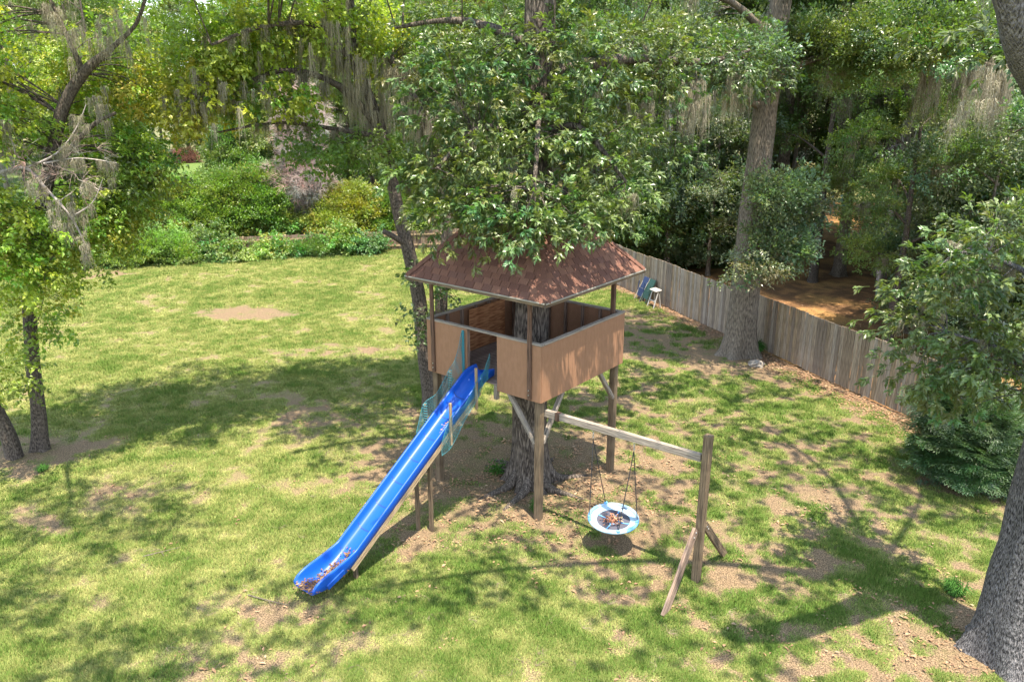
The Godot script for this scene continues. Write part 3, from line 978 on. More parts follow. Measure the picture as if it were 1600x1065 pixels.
		for i in 3:
			var s := p.lerp(q, 0.25 + 0.25 * i)
			bar(roof, "rafter", s - Vector3(0, 0.075, 0), s.lerp(apex, 0.5 if i != 1 else 0.93) - Vector3(0, 0.075, 0), 0.04, 0.085, M.stud, Vector3.UP, 0.003)
	var ex := 0.14
	var slope := Vector2(e, 2.056).length()
	var rows := int(slope / ex)
	var rest := MB.new()
	var sm := {}
	var made := 0
	for k in [0, 1, 2, 3]:
		var p: Vector3 = c[k]
		var q: Vector3 = c[(k + 1) % 4]
		var mid := (p + q) * 0.5
		var xax := (q - p).normalized()
		var yax := (apex - mid).normalized()
		var zax := xax.cross(yax)
		if zax.y < 0: zax = -zax
		for j in rows:
			var half := e * (1.0 - (j + 0.45) * ex / slope)
			var s := -half
			var tw := 0.232
			var first := true
			s = -half
			var shift := fmod(j * 0.5 + 0.25 * (j % 3), 1.0) * tw
			while s < half - 0.02:
				var s2 := minf(half, s + (tw if not first else maxf(0.06, tw - shift)))
				first = false
				var mm := (s + s2) * 0.5
				var wd := s2 - s - 0.012
				var at := mid + xax * mm + yax * (j * ex + 0.075 + r.randf_range(-0.004, 0.004))
				var b := Basis(xax, yax, zax) * Basis(Vector3.RIGHT, 0.045)
				var key := str(snappedf(wd, 0.02))
				if k < 2 and made < 296:
					if not sm.has(key):
						var mb := MB.new()
						mb.box(Vector3(maxf(0.03, snappedf(wd, 0.02)), 0.152, 0.011), 0.0)
						sm[key] = mb.mesh()
					put(roof, "shingle", sm[key], M["shingle%d" % (r.randi() % 5)], Transform3D(b, at + zax * (0.010 + r.randf() * 0.003)))
					made += 1
				else:
					rest.xf = Transform3D(b, at + zax * (0.010 + r.randf() * 0.003))
					rest.box(Vector3(wd, 0.152, 0.011), 0.0)
				s = s2
		# hip caps
		for j in 22:
			var from := p + Vector3(0, 0.022, 0)
			var hy := (apex + Vector3(0, 0.03, 0) - from).normalized()
			var hz := (Vector3(p.x, 0, p.z).normalized() * 0.5 + Vector3.UP)
			hz = (hz - hy * hz.dot(hy)).normalized()
			rest.xf = Transform3D(Basis(hy.cross(hz), hy, hz) * Basis(Vector3.RIGHT, 0.05), from + hy * (0.08 + j * 0.14) + hz * 0.008)
			for sd in [-1.0, 1.0]:
				rest.quad(Vector3(0, -0.08, 0.012), Vector3(0, 0.08, 0.012), Vector3(sd * 0.11, 0.08, -0.05), Vector3(sd * 0.11, -0.08, -0.05), Vector3(0, 0, 1))
	put(roof, "shingles", rest.mesh(), M.shingle0).set_meta("kind", "stuff")
	print("shingles ", made)


# ---------------------------------------------------------------- slide with its net
func slide_bed(z: float) -> float:
	var y := 2.9 - maxf(0.0, z - 0.25) * 0.655
	if z < 0.6: y = lerpf(2.92, 2.9 - 0.35 * 0.655, pow(clampf(z / 0.6, 0, 1), 1.8))
	if z > 3.9:
		var t := (z - 3.9) / 1.1
		y = 2.9 - 3.65 * 0.655 - 1.1 * (0.655 * t - 0.44 * t * t)
	return y

func make_slide() -> void:
	var t := thing("slide", "long bright blue plastic slide coming down from the treehouse doorway to the lawn", "slide", Vector3(-0.58, 0, -16.03), YAW)
	# cross-section: x across, y up; walked from the outer left skirt over both rims to the outer right one and back below
	var prof := [Vector2(-0.285, 0.0), Vector2(-0.292, 0.09), Vector2(-0.297, 0.17), Vector2(-0.29, 0.197), Vector2(-0.27, 0.205), Vector2(-0.25, 0.197), Vector2(-0.238, 0.17), Vector2(-0.222, 0.10), Vector2(-0.19, 0.045), Vector2(-0.14, 0.014), Vector2(-0.07, 0.003), Vector2(0, 0)]
	var full := []
	for k in prof.size(): prof[k] = Vector2(prof[k].x * 0.92, prof[k].y)
	for p in prof: full.append(p)
	for k in range(prof.size() - 2, -1, -1): full.append(Vector2(-prof[k].x, prof[k].y))
	full.append(Vector2(0.2, -0.03)); full.append(Vector2(-0.2, -0.03))
	var mb := MB.new()
	var zs := []
	for k in 13: zs.append(k * 0.05)
	for k in 12: zs.append(0.6 + (k + 1) * 0.275)
	for k in 22: zs.append(3.9 + (k + 1) * 0.05)
	var n := full.size()
	for i in zs.size():
		var z: float = zs[i]
		var y := slide_bed(z)
		for j in n:
			var p: Vector2 = full[j]
			var lift := 1.0
			var out := 1.0
			if z > 4.0:                          # the mouth: walls bulge up and out, then sweep down to the lip
				var q := (z - 4.0) / 1.0
				lift = 1.0 + 0.35 * sin(minf(1.0, q * 2.2) * PI * 0.5)
				out = 1.0 + 0.05 * sin(minf(1.0, q * 1.6) * PI * 0.5)
				if q > 0.55: lift *= sqrt(maxf(0.0, 1.0 - pow((q - 0.55) / 0.46, 2.0)))
			if z < 0.35: lift *= lerpf(0.75, 1.0, z / 0.35)
			var x := p.x * (out if absf(p.x) > 0.2 else 1.0)
			mb.v.append(Vector3(x, y + (p.y * lift if p.y > 0.02 else p.y), z))
			mb.n.append(Vector3.ZERO)
			mb.c.append(Color.WHITE)
	for i in zs.size() - 1:
		for j in n:
			var a := i * n + j
			var b := i * n + (j + 1) % n
			var tri := [[a, b, a + n], [b, b + n, a + n]]
			for q in tri:
				mb.ix.append(q[0]); mb.ix.append(q[1]); mb.ix.append(q[2])
				var nn: Vector3 = (mb.v[q[2]] - mb.v[q[0]]).cross(mb.v[q[1]] - mb.v[q[0]])
				for k in 3: mb.n[q[k]] += nn
	for i in mb.n.size(): mb.n[i] = mb.n[i].normalized()
	for e in [0, zs.size() - 1]:
		for j in range(1, n - 1):
			var k: int = e * n
			mb.tri(mb.v[k], mb.v[k + j], mb.v[k + j + 1], Vector3(0, 0, -1 if e == 0 else 1))
	var chute := put(t, "chute", mb.mesh(), M.slide)
	for k in 9:
		var z := 0.75 + k * 0.46
		var s := MB.new()
		for j in range(7, n - 10):
			var p: Vector2 = full[j]
			var q: Vector2 = full[j + 1]
			if p.x > 0.18: continue
			var a := Vector3(p.x, slide_bed(z) + p.y + 0.003, z)
			var b := Vector3(q.x, slide_bed(z) + q.y + 0.003, z)
			var d := Vector3(0, slide_bed(z + 0.018) - slide_bed(z), 0.018)
			s.quad(a, b, b + d, a + d, Vector3.UP)
		put(chute, "seam", s.mesh(), M.slide_seam)
	# moulded panel on each flank of the mouth
	for sd in [-1.0, 1.0]:
		var f := MB.new()
		f.box(Vector3(0.03, 0.11, 0.42), 0.012)
		put(chute, "mouth_panel", f.mesh(), M.slide, Transform3D(Basis(Vector3.RIGHT, 0.34), Vector3(sd * 0.283, slide_bed(4.5) + 0.07, 4.5)))
	# timber stringers and legs
	for sd in [-1.0, 1.0]:
		bar(t, "stringer", Vector3(sd * 0.24, slide_bed(0.45) - 0.09, 0.45), Vector3(sd * 0.24, slide_bed(4.1) - 0.09, 4.1), 0.04, 0.12, M.wood_tan, Vector3.UP)
	bar(t, "leg", Vector3(-0.15, -0.03, 2.0), Vector3(-0.15, slide_bed(2.0) - 0.05, 2.0), 0.09, 0.05, M.wood_post)
	bar(t, "leg", Vector3(0.1, -0.03, 1.86), Vector3(0.1, slide_bed(1.86) - 0.05, 1.86), 0.09, 0.06, M.wood_post)
	bar(t, "leg", Vector3(0.16, -0.03, 3.95), Vector3(0.16, slide_bed(3.95) - 0.05, 3.95), 0.09, 0.06, M.wood_post)
	for q in [[0.33, 0.66], [0.33, 1.45], [-0.33, 0.74], [-0.33, 1.5]]:
		bar(t, "stake", Vector3(q[0], slide_bed(q[1]) - 0.25, q[1]), Vector3(q[0], slide_bed(q[1]) + (0.66 if q[0] > 0 else 0.52), q[1]), 0.05, 0.05, M.wood_tan if q[0] > 0 else M.wood_post)
	bar(t, "door_stake", Vector3(-0.34, 2.85, 0.3), Vector3(-0.34, 3.88, 0.3), 0.05, 0.04, M.net)

	# net, both flanks
	var net := thing("safety_net", "teal knotted netting strung along both flanks at the top of the slide", "net", Vector3(-0.58, 0, -16.03), YAW)
	for sd in [-1.0, 1.0]:
		var top := []
		var low := []
		if sd < 0:
			top = [Vector3(-0.345, 3.86, 0.33), Vector3(-0.36, 3.32, 0.52), Vector3(-0.37, slide_bed(0.74) + 0.52, 0.74), Vector3(-0.38, slide_bed(1.1) + 0.36, 1.1), Vector3(-0.37, slide_bed(1.5) + 0.5, 1.5), Vector3(-0.35, slide_bed(1.75) + 0.12, 1.75)]
			low = [Vector3(-0.33, 2.9, 0.33), Vector3(-0.34, slide_bed(0.52) + 0.12, 0.52), Vector3(-0.36, slide_bed(0.74) - 0.02, 0.74), Vector3(-0.4, slide_bed(1.1) - 0.04, 1.1), Vector3(-0.37, slide_bed(1.5) - 0.06, 1.5), Vector3(-0.35, slide_bed(1.75) - 0.05, 1.75)]
		else:
			top = [Vector3(0.36, 3.5, 0.26), Vector3(0.36, slide_bed(0.45) + 0.4, 0.45), Vector3(0.37, slide_bed(0.66) + 0.42, 0.66), Vector3(0.36, slide_bed(1.05) + 0.24, 1.05), Vector3(0.36, slide_bed(1.45) + 0.4, 1.45), Vector3(0.33, slide_bed(1.72) + 0.1, 1.72)]
			low = [Vector3(0.32, 2.95, 0.26), Vector3(0.32, slide_bed(0.45) + 0.06, 0.45), Vector3(0.34, slide_bed(0.66) - 0.04, 0.66), Vector3(0.35, slide_bed(1.05) - 0.10, 1.05), Vector3(0.36, slide_bed(1.45) - 0.26, 1.47), Vector3(0.33, slide_bed(1.72) - 0.2, 1.74)]
		var tp := curve(PackedVector3Array(top), 8)
		var lp := curve(PackedVector3Array(low), 8)
		var nu := tp.size() - 1
		var nv := 7
		var mbn := MB.new()
		for k in range(-nv, nu + nv, 1):
			for dgn in [1, -1]:
				var pl := PackedVector3Array()
				for j in nv + 1:
					var u: int = k + j * dgn
					if u < 0 or u > nu: continue
					pl.append(tp[u].lerp(lp[u], float(j) / nv) + Vector3(sd * 0.02 * sin(j * 1.7 + k), 0, 0))
				if pl.size() > 1:
					var rr := PackedFloat32Array()
					for q in pl.size(): rr.append(0.0026)
					mbn.tube(pl, rr, 3)
		for e in [tp, lp]:
			var rr := PackedFloat32Array()
			for q in e.size(): rr.append(0.005)
			mbn.tube(e, rr, 4)
		put(net, "netting", mbn.mesh(), M.net)
		var wrap := MB.new()
		for q in [0.74, 1.5] if sd < 0 else []:
			for k in 12:
				var y := slide_bed(q) - 0.12 + k * 0.055
				var ring := PackedVector3Array()
				for i in 7: ring.append(Vector3(-0.33 + 0.042 * cos(TAU * i / 6), y + 0.008 * i, q + 0.042 * sin(TAU * i / 6)))
				var rr := PackedFloat32Array()
				for i in 7: rr.append(0.009)
				wrap.tube(ring, rr, 4)
		if wrap.v.size() > 0: put(net, "net_wrapping", wrap.mesh(), M.net)
	# dry leaves in the mouth of the slide
	var r := rg(111)
	var xs: Array[Transform3D] = []
	var cs := PackedColorArray()
	for k in 150:
		var z := 3.9 + 1.12 * pow(r.randf(), 0.7)
		var x := r.randfn(0.06, 0.06) if z < 4.85 else r.randfn(-0.02, 0.13)
		x = clampf(x, -0.2, 0.2)
		xs.append(Transform3D(Basis(Vector3.UP, r.randf() * TAU).rotated(Vector3.RIGHT, 0.5 if z < 4.7 else 0.1).scaled(Vector3.ONE * r.randf_range(0.4, 0.75)), Vector3(x, slide_bed(z) + 0.012 + r.randf() * 0.04, z)))
		var q := r.randf_range(0.6, 1.2)
		cs.append(Color(0.15, 0.085, 0.045) * q if r.randf() < 0.7 else Color(0.24, 0.165, 0.10) * q)
	for k in 10:
		var z := r.randf_range(1.3, 1.6)
		xs.append(Transform3D(Basis(Vector3.UP, r.randf() * TAU).scaled(Vector3.ONE * 0.55), Vector3(r.randf_range(0.12, 0.2), slide_bed(z) + 0.06, z)))
		cs.append(Color(0.40, 0.25, 0.1))
	var heap := many(self, "dry_leaves", leafy.dead, M.litter, xs, cs)
	heap.transform = t.transform
	tag(heap, "drift of dry brown leaves lying in the mouth of the blue slide", "leaves", "", "stuff")


# ---------------------------------------------------------------- swing
func make_swing() -> void:
	var f := thing("swing_frame", "weathered timber swing beam from treehouse post to a braced end post", "swing frame", Vector3(3.42, 0, -12.77))
	var o := f.position
	var pa := Vector3(0.72, 2.42, -15.02) - o
	var pb := Vector3(3.36, 2.50, -12.83) - o
	var along := (pb - pa).normalized()
	var flat := Vector3(along.x, 0, along.z).normalized()
	var across := Vector3(-flat.z, 0, flat.x)
	bar(f, "beam", pa - along * 0.05, pb, 0.09, 0.145, M.wood_grey, Vector3.UP, 0.008)
	bar(f, "bracket", pa + flat * 0.28 + Vector3(0, -0.085, 0), pa + flat * 0.28 + Vector3(0, 0.085, 0), 0.12, 0.105, M.wood_dark, flat, 0.004)
	bar(f, "end_post", Vector3(0, -0.05, 0), Vector3(0.02, 2.97, 0.01), 0.14, 0.14, M.wood_post, flat, 0.01)
	for sd in [-1.0, 1.0]:
		var foot := Vector3(2.64, -0.02, -11.74) - o if sd < 0 else Vector3(4.19, -0.02, -13.64) - o
		var head: Vector3 = foot.normalized() * 0.12 + Vector3(0, 1.14, 0) + flat * 0.03 * sd
		var b := bar(f, "brace", foot, head, 0.2 if sd < 0 else 0.15, 0.06, M.stud if sd < 0 else M.wood_post, flat, 0.006)
		for y in [-0.06, -0.16]:
			var bolt := CylinderMesh.new()
			bolt.top_radius = 0.014; bolt.bottom_radius = 0.016; bolt.height = 0.014; bolt.radial_segments = 8; bolt.rings = 1
			put(b, "bolt", bolt, M.steel, Transform3D(Basis(Vector3.RIGHT, PI / 2), Vector3(0, foot.distance_to(head) * 0.5 + y, 0.035)))
	# the saucer
	var c := Vector3(2.0, 0.66, -13.9)
	var s := thing("saucer_swing", "round saucer swing with pale blue rim and black mat hanging on four ropes", "swing", c)
	var tilt := Basis(Vector3(1, 0, 0.2).normalized(), 0.10)
	var ring := PackedVector3Array()
	var rr := PackedFloat32Array()
	for k in 41:
		var a := TAU * k / 40
		ring.append(tilt * Vector3(cos(a) * 0.475, 0.0, sin(a) * 0.475)); rr.append(0.03)
	var segs := MB.new()
	segs.tube(ring, rr, 10)
	put(s, "rim", segs.mesh(), M.pale_cloth)
	for q in [[0.2, 1.15], [2.9, 4.1]]:          # the darker blue quarters of the rim cover
		var p := PackedVector3Array()
		var r2 := PackedFloat32Array()
		for k in 9:
			var a := lerpf(q[0], q[1], k / 8.0)
			p.append(tilt * Vector3(cos(a) * 0.475, 0.0, sin(a) * 0.475)); r2.append(0.033)
		var mb := MB.new()
		mb.tube(p, r2, 10)
		put(s, "rim_sleeve", mb.mesh(), M.blue_cloth)
	# sagging cloth: pale border, dark mat
	var zones := [[0.0, 0.33, M.mat_dark, "mat"], [0.33, 0.455, M.pale_cloth, "border"]]
	for zn in zones:
		var mb := MB.new()
		for i in 6:
			var ra := lerpf(zn[0], zn[1], i / 6.0)
			var rb := lerpf(zn[0], zn[1], (i + 1) / 6.0)
			for k in 32:
				var a := TAU * k / 32
				var b := TAU * (k + 1) / 32
				var ya := -0.075 * (1.0 - pow(ra / 0.475, 2))
				var yb := -0.075 * (1.0 - pow(rb / 0.475, 2))
				mb.quad(tilt * Vector3(cos(a) * ra, ya, sin(a) * ra), tilt * Vector3(cos(b) * ra, ya, sin(b) * ra), tilt * Vector3(cos(b) * rb, yb, sin(b) * rb), tilt * Vector3(cos(a) * rb, yb, sin(a) * rb), Vector3.UP)
		put(s, zn[3], mb.mesh(), zn[2])
	for a in [0.5, 2.1, 3.7, 5.2]:               # web straps over the mat and a small ring in its middle
		var p := PackedVector3Array()
		for k in 4:
			var ra := lerpf(0.1, 0.34, k / 3.0)
			p.append(tilt * Vector3(cos(a) * ra, -0.07 * (1.0 - pow(ra / 0.475, 2)) + 0.004, sin(a) * ra))
		put(s, "web_strap", rod(p, 0.012, 5), M.blue_cloth)
	var mid := PackedVector3Array()
	for k in 21:
		var a := TAU * k / 20
		mid.append(tilt * Vector3(cos(a) * 0.105, -0.066, sin(a) * 0.105))
	put(s, "centre_ring", rod(mid, 0.012, 6), M.blue_cloth)
	var zig := PackedVector3Array([Vector3(0.2, -0.012, -0.34), Vector3(0.235, -0.012, -0.31), Vector3(0.245, -0.012, -0.345), Vector3(0.30, -0.008, -0.29)])
	for k in zig.size(): zig[k] = tilt * zig[k] + Vector3(0, 0.006, 0)
	put(s, "rim_mark", rod(zig, 0.009, 5), M.chair_blue)
	var hooks := [pa.lerp(pb, 0.33) + o - c, pa.lerp(pb, 0.60) + o - c]
	for h in hooks: h.y -= 0.075
	for k in 2:
		var top: Vector3 = hooks[k] + Vector3(0, -0.075, 0)
		var links := MB.new()
		for i in 4:
			var lp := PackedVector3Array()
			var lr := PackedFloat32Array()
			for j in 9:
				var a := TAU * j / 8
				var v := Vector3(cos(a) * 0.016, sin(a) * 0.032, 0) if i % 2 == 0 else Vector3(0, sin(a) * 0.032, cos(a) * 0.016)
				lp.append(top + v + Vector3(0, -0.03 - 0.045 * i, 0)); lr.append(0.006)
			links.tube(lp, lr, 5)
		put(s, "hanger", links.mesh(), M.steel)
		var knot := top + Vector3(0, -0.2, 0)
		var ends := [2.95, 4.75] if k == 0 else [0.35, 1.5]
		if k == 0: ends = [3.2, 4.5]
		for a in ends:
			var q: Vector3 = tilt * Vector3(cos(a) * 0.475, 0.02, sin(a) * 0.475)
			put(s, "rope", rod(PackedVector3Array([knot, knot.lerp(q, 0.5), q]), 0.0095, 6), M.rope)
			var tie := MB.new()
			tie.box(Vector3(0.075, 0.085, 0.05), 0.012)
			put(s, "rope_tie", tie.mesh(), M.blue_cloth, Transform3D(tilt * Basis(Vector3.UP, -a + PI / 2), q))
	var r := rg(121)
	var xs: Array[Transform3D] = []
	var cs := PackedColorArray()
	for k in 34:
		var p := Vector2(r.randfn(-0.02, 0.08), r.randfn(0.0, 0.07)).limit_length(0.17)
		var y := -0.07 * (1.0 - p.length_squared() / 0.22)
		xs.append(Transform3D(Basis(Vector3.UP, r.randf() * TAU).scaled(Vector3.ONE * r.randf_range(0.4, 0.75)), c + tilt * Vector3(p.x, y + 0.02 + r.randf() * 0.03, p.y)))
		var q := r.randf_range(0.7, 1.3)
		cs.append(Color(0.19, 0.09, 0.055) * q if p.x < 0.06 else Color(0.32, 0.24, 0.15) * q)
	var heap := many(self, "fallen_leaves", leafy.dead, M.litter, xs, cs)
	tag(heap, "little heap of dry leaves lying on the saucer swing mat", "leaves", "", "stuff")


# ---------------------------------------------------------------- things by the fence
func make_small_things() -> void:
	var side := Vector3(1, 0, -0.4).normalized()   # towards the fence
	var along := Vector3(0.4, 0, 1).normalized()
	var face := Basis(along, Vector3.UP, -side)
	for k in 2:
		var z := -33.05 + k * 0.42
		var at := Vector3(fence_x(z), 0, z) - side * 0.42
		var ch := thing("folding_chair", "folded navy blue lawn chair leaning on the plank fence" if k == 0 else "folded dark green lawn chair leaning on the fence between blue chair and white stool", "chair", at)
		ch.transform = Transform3D(face, at)
		var m: Material = M.chair_blue if k == 0 else M.chair_green
		for s in [-0.2, 0.2]:
			put(ch, "leg", rod(PackedVector3Array([Vector3(s, 0, 0.05), Vector3(s, 0.5, -0.1), Vector3(s * 0.95, 0.98, -0.32)]), 0.018), M.edge if k == 0 else m)
			put(ch, "leg", rod(PackedVector3Array([Vector3(s * 1.1, 0, 0.18), Vector3(s * 1.1, 0.45, -0.02), Vector3(s, 0.8, -0.2)]), 0.018), M.edge if k == 0 else m)
			var arm := MB.new()
			arm.box(Vector3(0.05, 0.4, 0.03), 0.01)
			put(ch, "armrest", arm.mesh(), m, Transform3D(Basis(Vector3.RIGHT, -0.15), Vector3(s * 1.15, 0.62, -0.02)))
		var back := MB.new()
		back.box(Vector3(0.4, 0.5, 0.02), 0.008)
		put(ch, "backrest", back.mesh(), m, Transform3D(Basis(Vector3.RIGHT, -0.4), Vector3(0, 0.76, -0.19)))
		var seat := MB.new()
		seat.box(Vector3(0.4, 0.36, 0.04), 0.01)
		put(ch, "seat", seat.mesh(), m, Transform3D(Basis(Vector3.RIGHT, -0.25), Vector3(0, 0.36, 0.0)))
		put(ch, "crossbar", rod(PackedVector3Array([Vector3(-0.2, 0.14, 0.03), Vector3(0.2, 0.14, 0.03)]), 0.014), m)
	var z2 := -31.95
	var p2 := Vector3(fence_x(z2), 0, z2) - side * 0.45
	var st := thing("folding_stool", "white plastic folding stool standing by the plank fence next to the folded chairs", "stool", p2)
	st.transform = Transform3D(face, p2)
	for s in [-0.24, 0.24]:
		bar(st, "leg", Vector3(s, 0, 0.2), Vector3(s * 0.85, 0.72, -0.02), 0.06, 0.035, M.white, Vector3.BACK, 0.01)
		bar(st, "leg", Vector3(s * 0.9, 0, -0.16), Vector3(s * 0.75, 0.72, -0.06), 0.06, 0.035, M.white, Vector3.BACK, 0.01)
	bar(st, "crossbar", Vector3(-0.23, 0.3, 0.11), Vector3(0.23, 0.3, 0.11), 0.05, 0.03, M.white, Vector3.BACK, 0.01)
	var top := MB.new()
	top.box(Vector3(0.5, 0.05, 0.3), 0.02)
	put(st, "seat", top.mesh(), M.white, Transform3D(Basis(Vector3.RIGHT, 0.12), Vector3(0, 0.745, -0.02)))
	# stone by the fence oak
	var rk := MB.new()
	var sp := noise(130, 1.2, 3)
	var rows := 8
	var pts := []
	for i in rows + 1:
		var ring := []
		for j in 12:
			var th := PI * i / rows
			var d := Vector3(sin(th) * cos(TAU * j / 12), cos(th), sin(th) * sin(TAU * j / 12))
			ring.append(d * Vector3(0.26, 0.13, 0.19) * (1.0 + 0.5 * sp.get_noise_3dv(d * 1.6)))
		pts.append(ring)
	for i in rows:
		for j in 12:
			var a: Vector3 = pts[i][j]
			rk.quad(a, pts[i][(j + 1) % 12], pts[i + 1][(j + 1) % 12], pts[i + 1][j], a + pts[i + 1][j] * 1.01)
	tag(put(self, "stone", rk.mesh(), M.rock, Transform3D(Basis(), Vector3(7.99, 0.07, -24.6))), "flat pale grey stone on the ground beside the fence oak", "stone")
	# sticks on the grass
	var r := rg(131)
	var sticks := [[Vector3(-4.35, 0.03, -12.15), 0.35, 0.9, "pale dead stick lying across the mouth of the blue slide"], [Vector3(-6.9, 0.03, -13.7), -0.5, 0.7, "thin pale stick lying on grass out from the slide's foot"], [Vector3(5.6, 0.03, -25.8), 0.9, 0.6, "pale stick on dark bare soil before the fence oak"], [Vector3(9.0, 0.03, -24.2), 0.8, 0.8, "pale stick lying on leaf litter between fence oak and plank fence"]]
	for s in sticks:
		var d := Vector3(cos(s[1]), 0, sin(s[1]))
		var p := PackedVector3Array([d * -s[2] * 0.5, Vector3(0, 0.015, 0.03), d * s[2] * 0.5])
		var mb := MB.new()
		mb.tube(curve(p, 3), PackedFloat32Array([0.012, 0.012, 0.011, 0.01, 0.009, 0.007, 0.005]), 5)
		mb.tube(PackedVector3Array([Vector3(0, 0.015, 0.03), Vector3(0.12, 0.03, 0.2)]), PackedFloat32Array([0.008, 0.004]), 5)
		tag(put(self, "stick", mb.mesh(), M.bark_grey, Transform3D(Basis(), s[0])), s[3], "stick", "sticks fallen on the lawn")
	# tufts of taller green plants
	var weeds := [[Vector3(0.55, 0, -15.35), 0.55, "strap", "bright green weed clump at the foot of the treehouse front post"], [Vector3(-0.35, 0, -17.1), 0.7, "small", "leafy green weed on the slide side of the treehouse oak roots"],
		[Vector3(8.55, 0, -25.9), 1.2, "strap", "dark green strap-leaved clump between fence oak and plank fence"], [Vector3(9.3, 0, -25.4), 0.9, "strap", "smaller strap-leaved clump against the plank fence past the fence oak"], [Vector3(8.0, 0, -12.4), 0.8, "strap", "green weed clump behind the grey oak at the lawn's near corner"],
		[Vector3(-11.2, 0, -17.2), 0.5, "strap", "green weed tuft at the foot of the twin-stemmed elm"]]
	for w in weeds:
		var t := thing("weed_clump", w[3], "plant", w[0], 0.0, "weed clumps in the yard")
		var xs: Array[Transform3D] = []
		var cs := PackedColorArray()
		for k in 9:
			var up := Basis(Vector3.UP, r.randf() * TAU)
			if w[2] == "small": up = up * Basis(Vector3.RIGHT, r.randf_range(-1.5, -0.3))
			xs.append(Transform3D(up.scaled(Vector3.ONE * w[1] * r.randf_range(0.7, 1.2)), Vector3(r.randfn(0, 0.12), 0.01, r.randfn(0, 0.12)) * w[1]))
			cs.append(Color(0.06, 0.15, 0.03) * r.randf_range(0.7, 1.2))
		many(t, "leaves", leafy[w[2]], M.grass, xs, cs)
	# far clearing: a round clipped shrub and a heap of reddish brush
	var rs := thing("round_shrub", "small round clipped shrub on the far clearing beyond the back hedge", "shrub", Vector3(-41.5, 0, -95))
	grow(rs, {"trunk": [Vector3(-41.5, 0, -95), Vector3(-41.5, 0.7, -95)], "radii": [0.08, 0.05], "masses": [[Vector3(-41.5, 0.9, -95), Vector3(0.9, 0.8, 0.9), 40, Color(0.05, 0.10, 0.04)]], "spray": "small", "per": 14, "size": 1.5, "loose": 0.4, "seed": 141, "bark": M.bark_dark, "bare": 0.0})
	var bh := thing("brush_pile", "reddish brown heap of brush on the far clearing beside the round shrub", "brush pile", Vector3(-38.0, 0, -95))
	grow(bh, {"trunk": [Vector3(-38, 0, -95), Vector3(-38.1, 0.8, -95)], "radii": [0.1, 0.05], "masses": [[Vector3(-38, 0.6, -95), Vector3(0.9, 0.4, 0.7), 22, Color(0.11, 0.06, 0.045)]], "spray": "bare", "per": 14, "size": 2.0, "loose": 0.6, "seed": 142, "bark": M.bark_pale, "bare": 0.0, "leaf": M.litter})


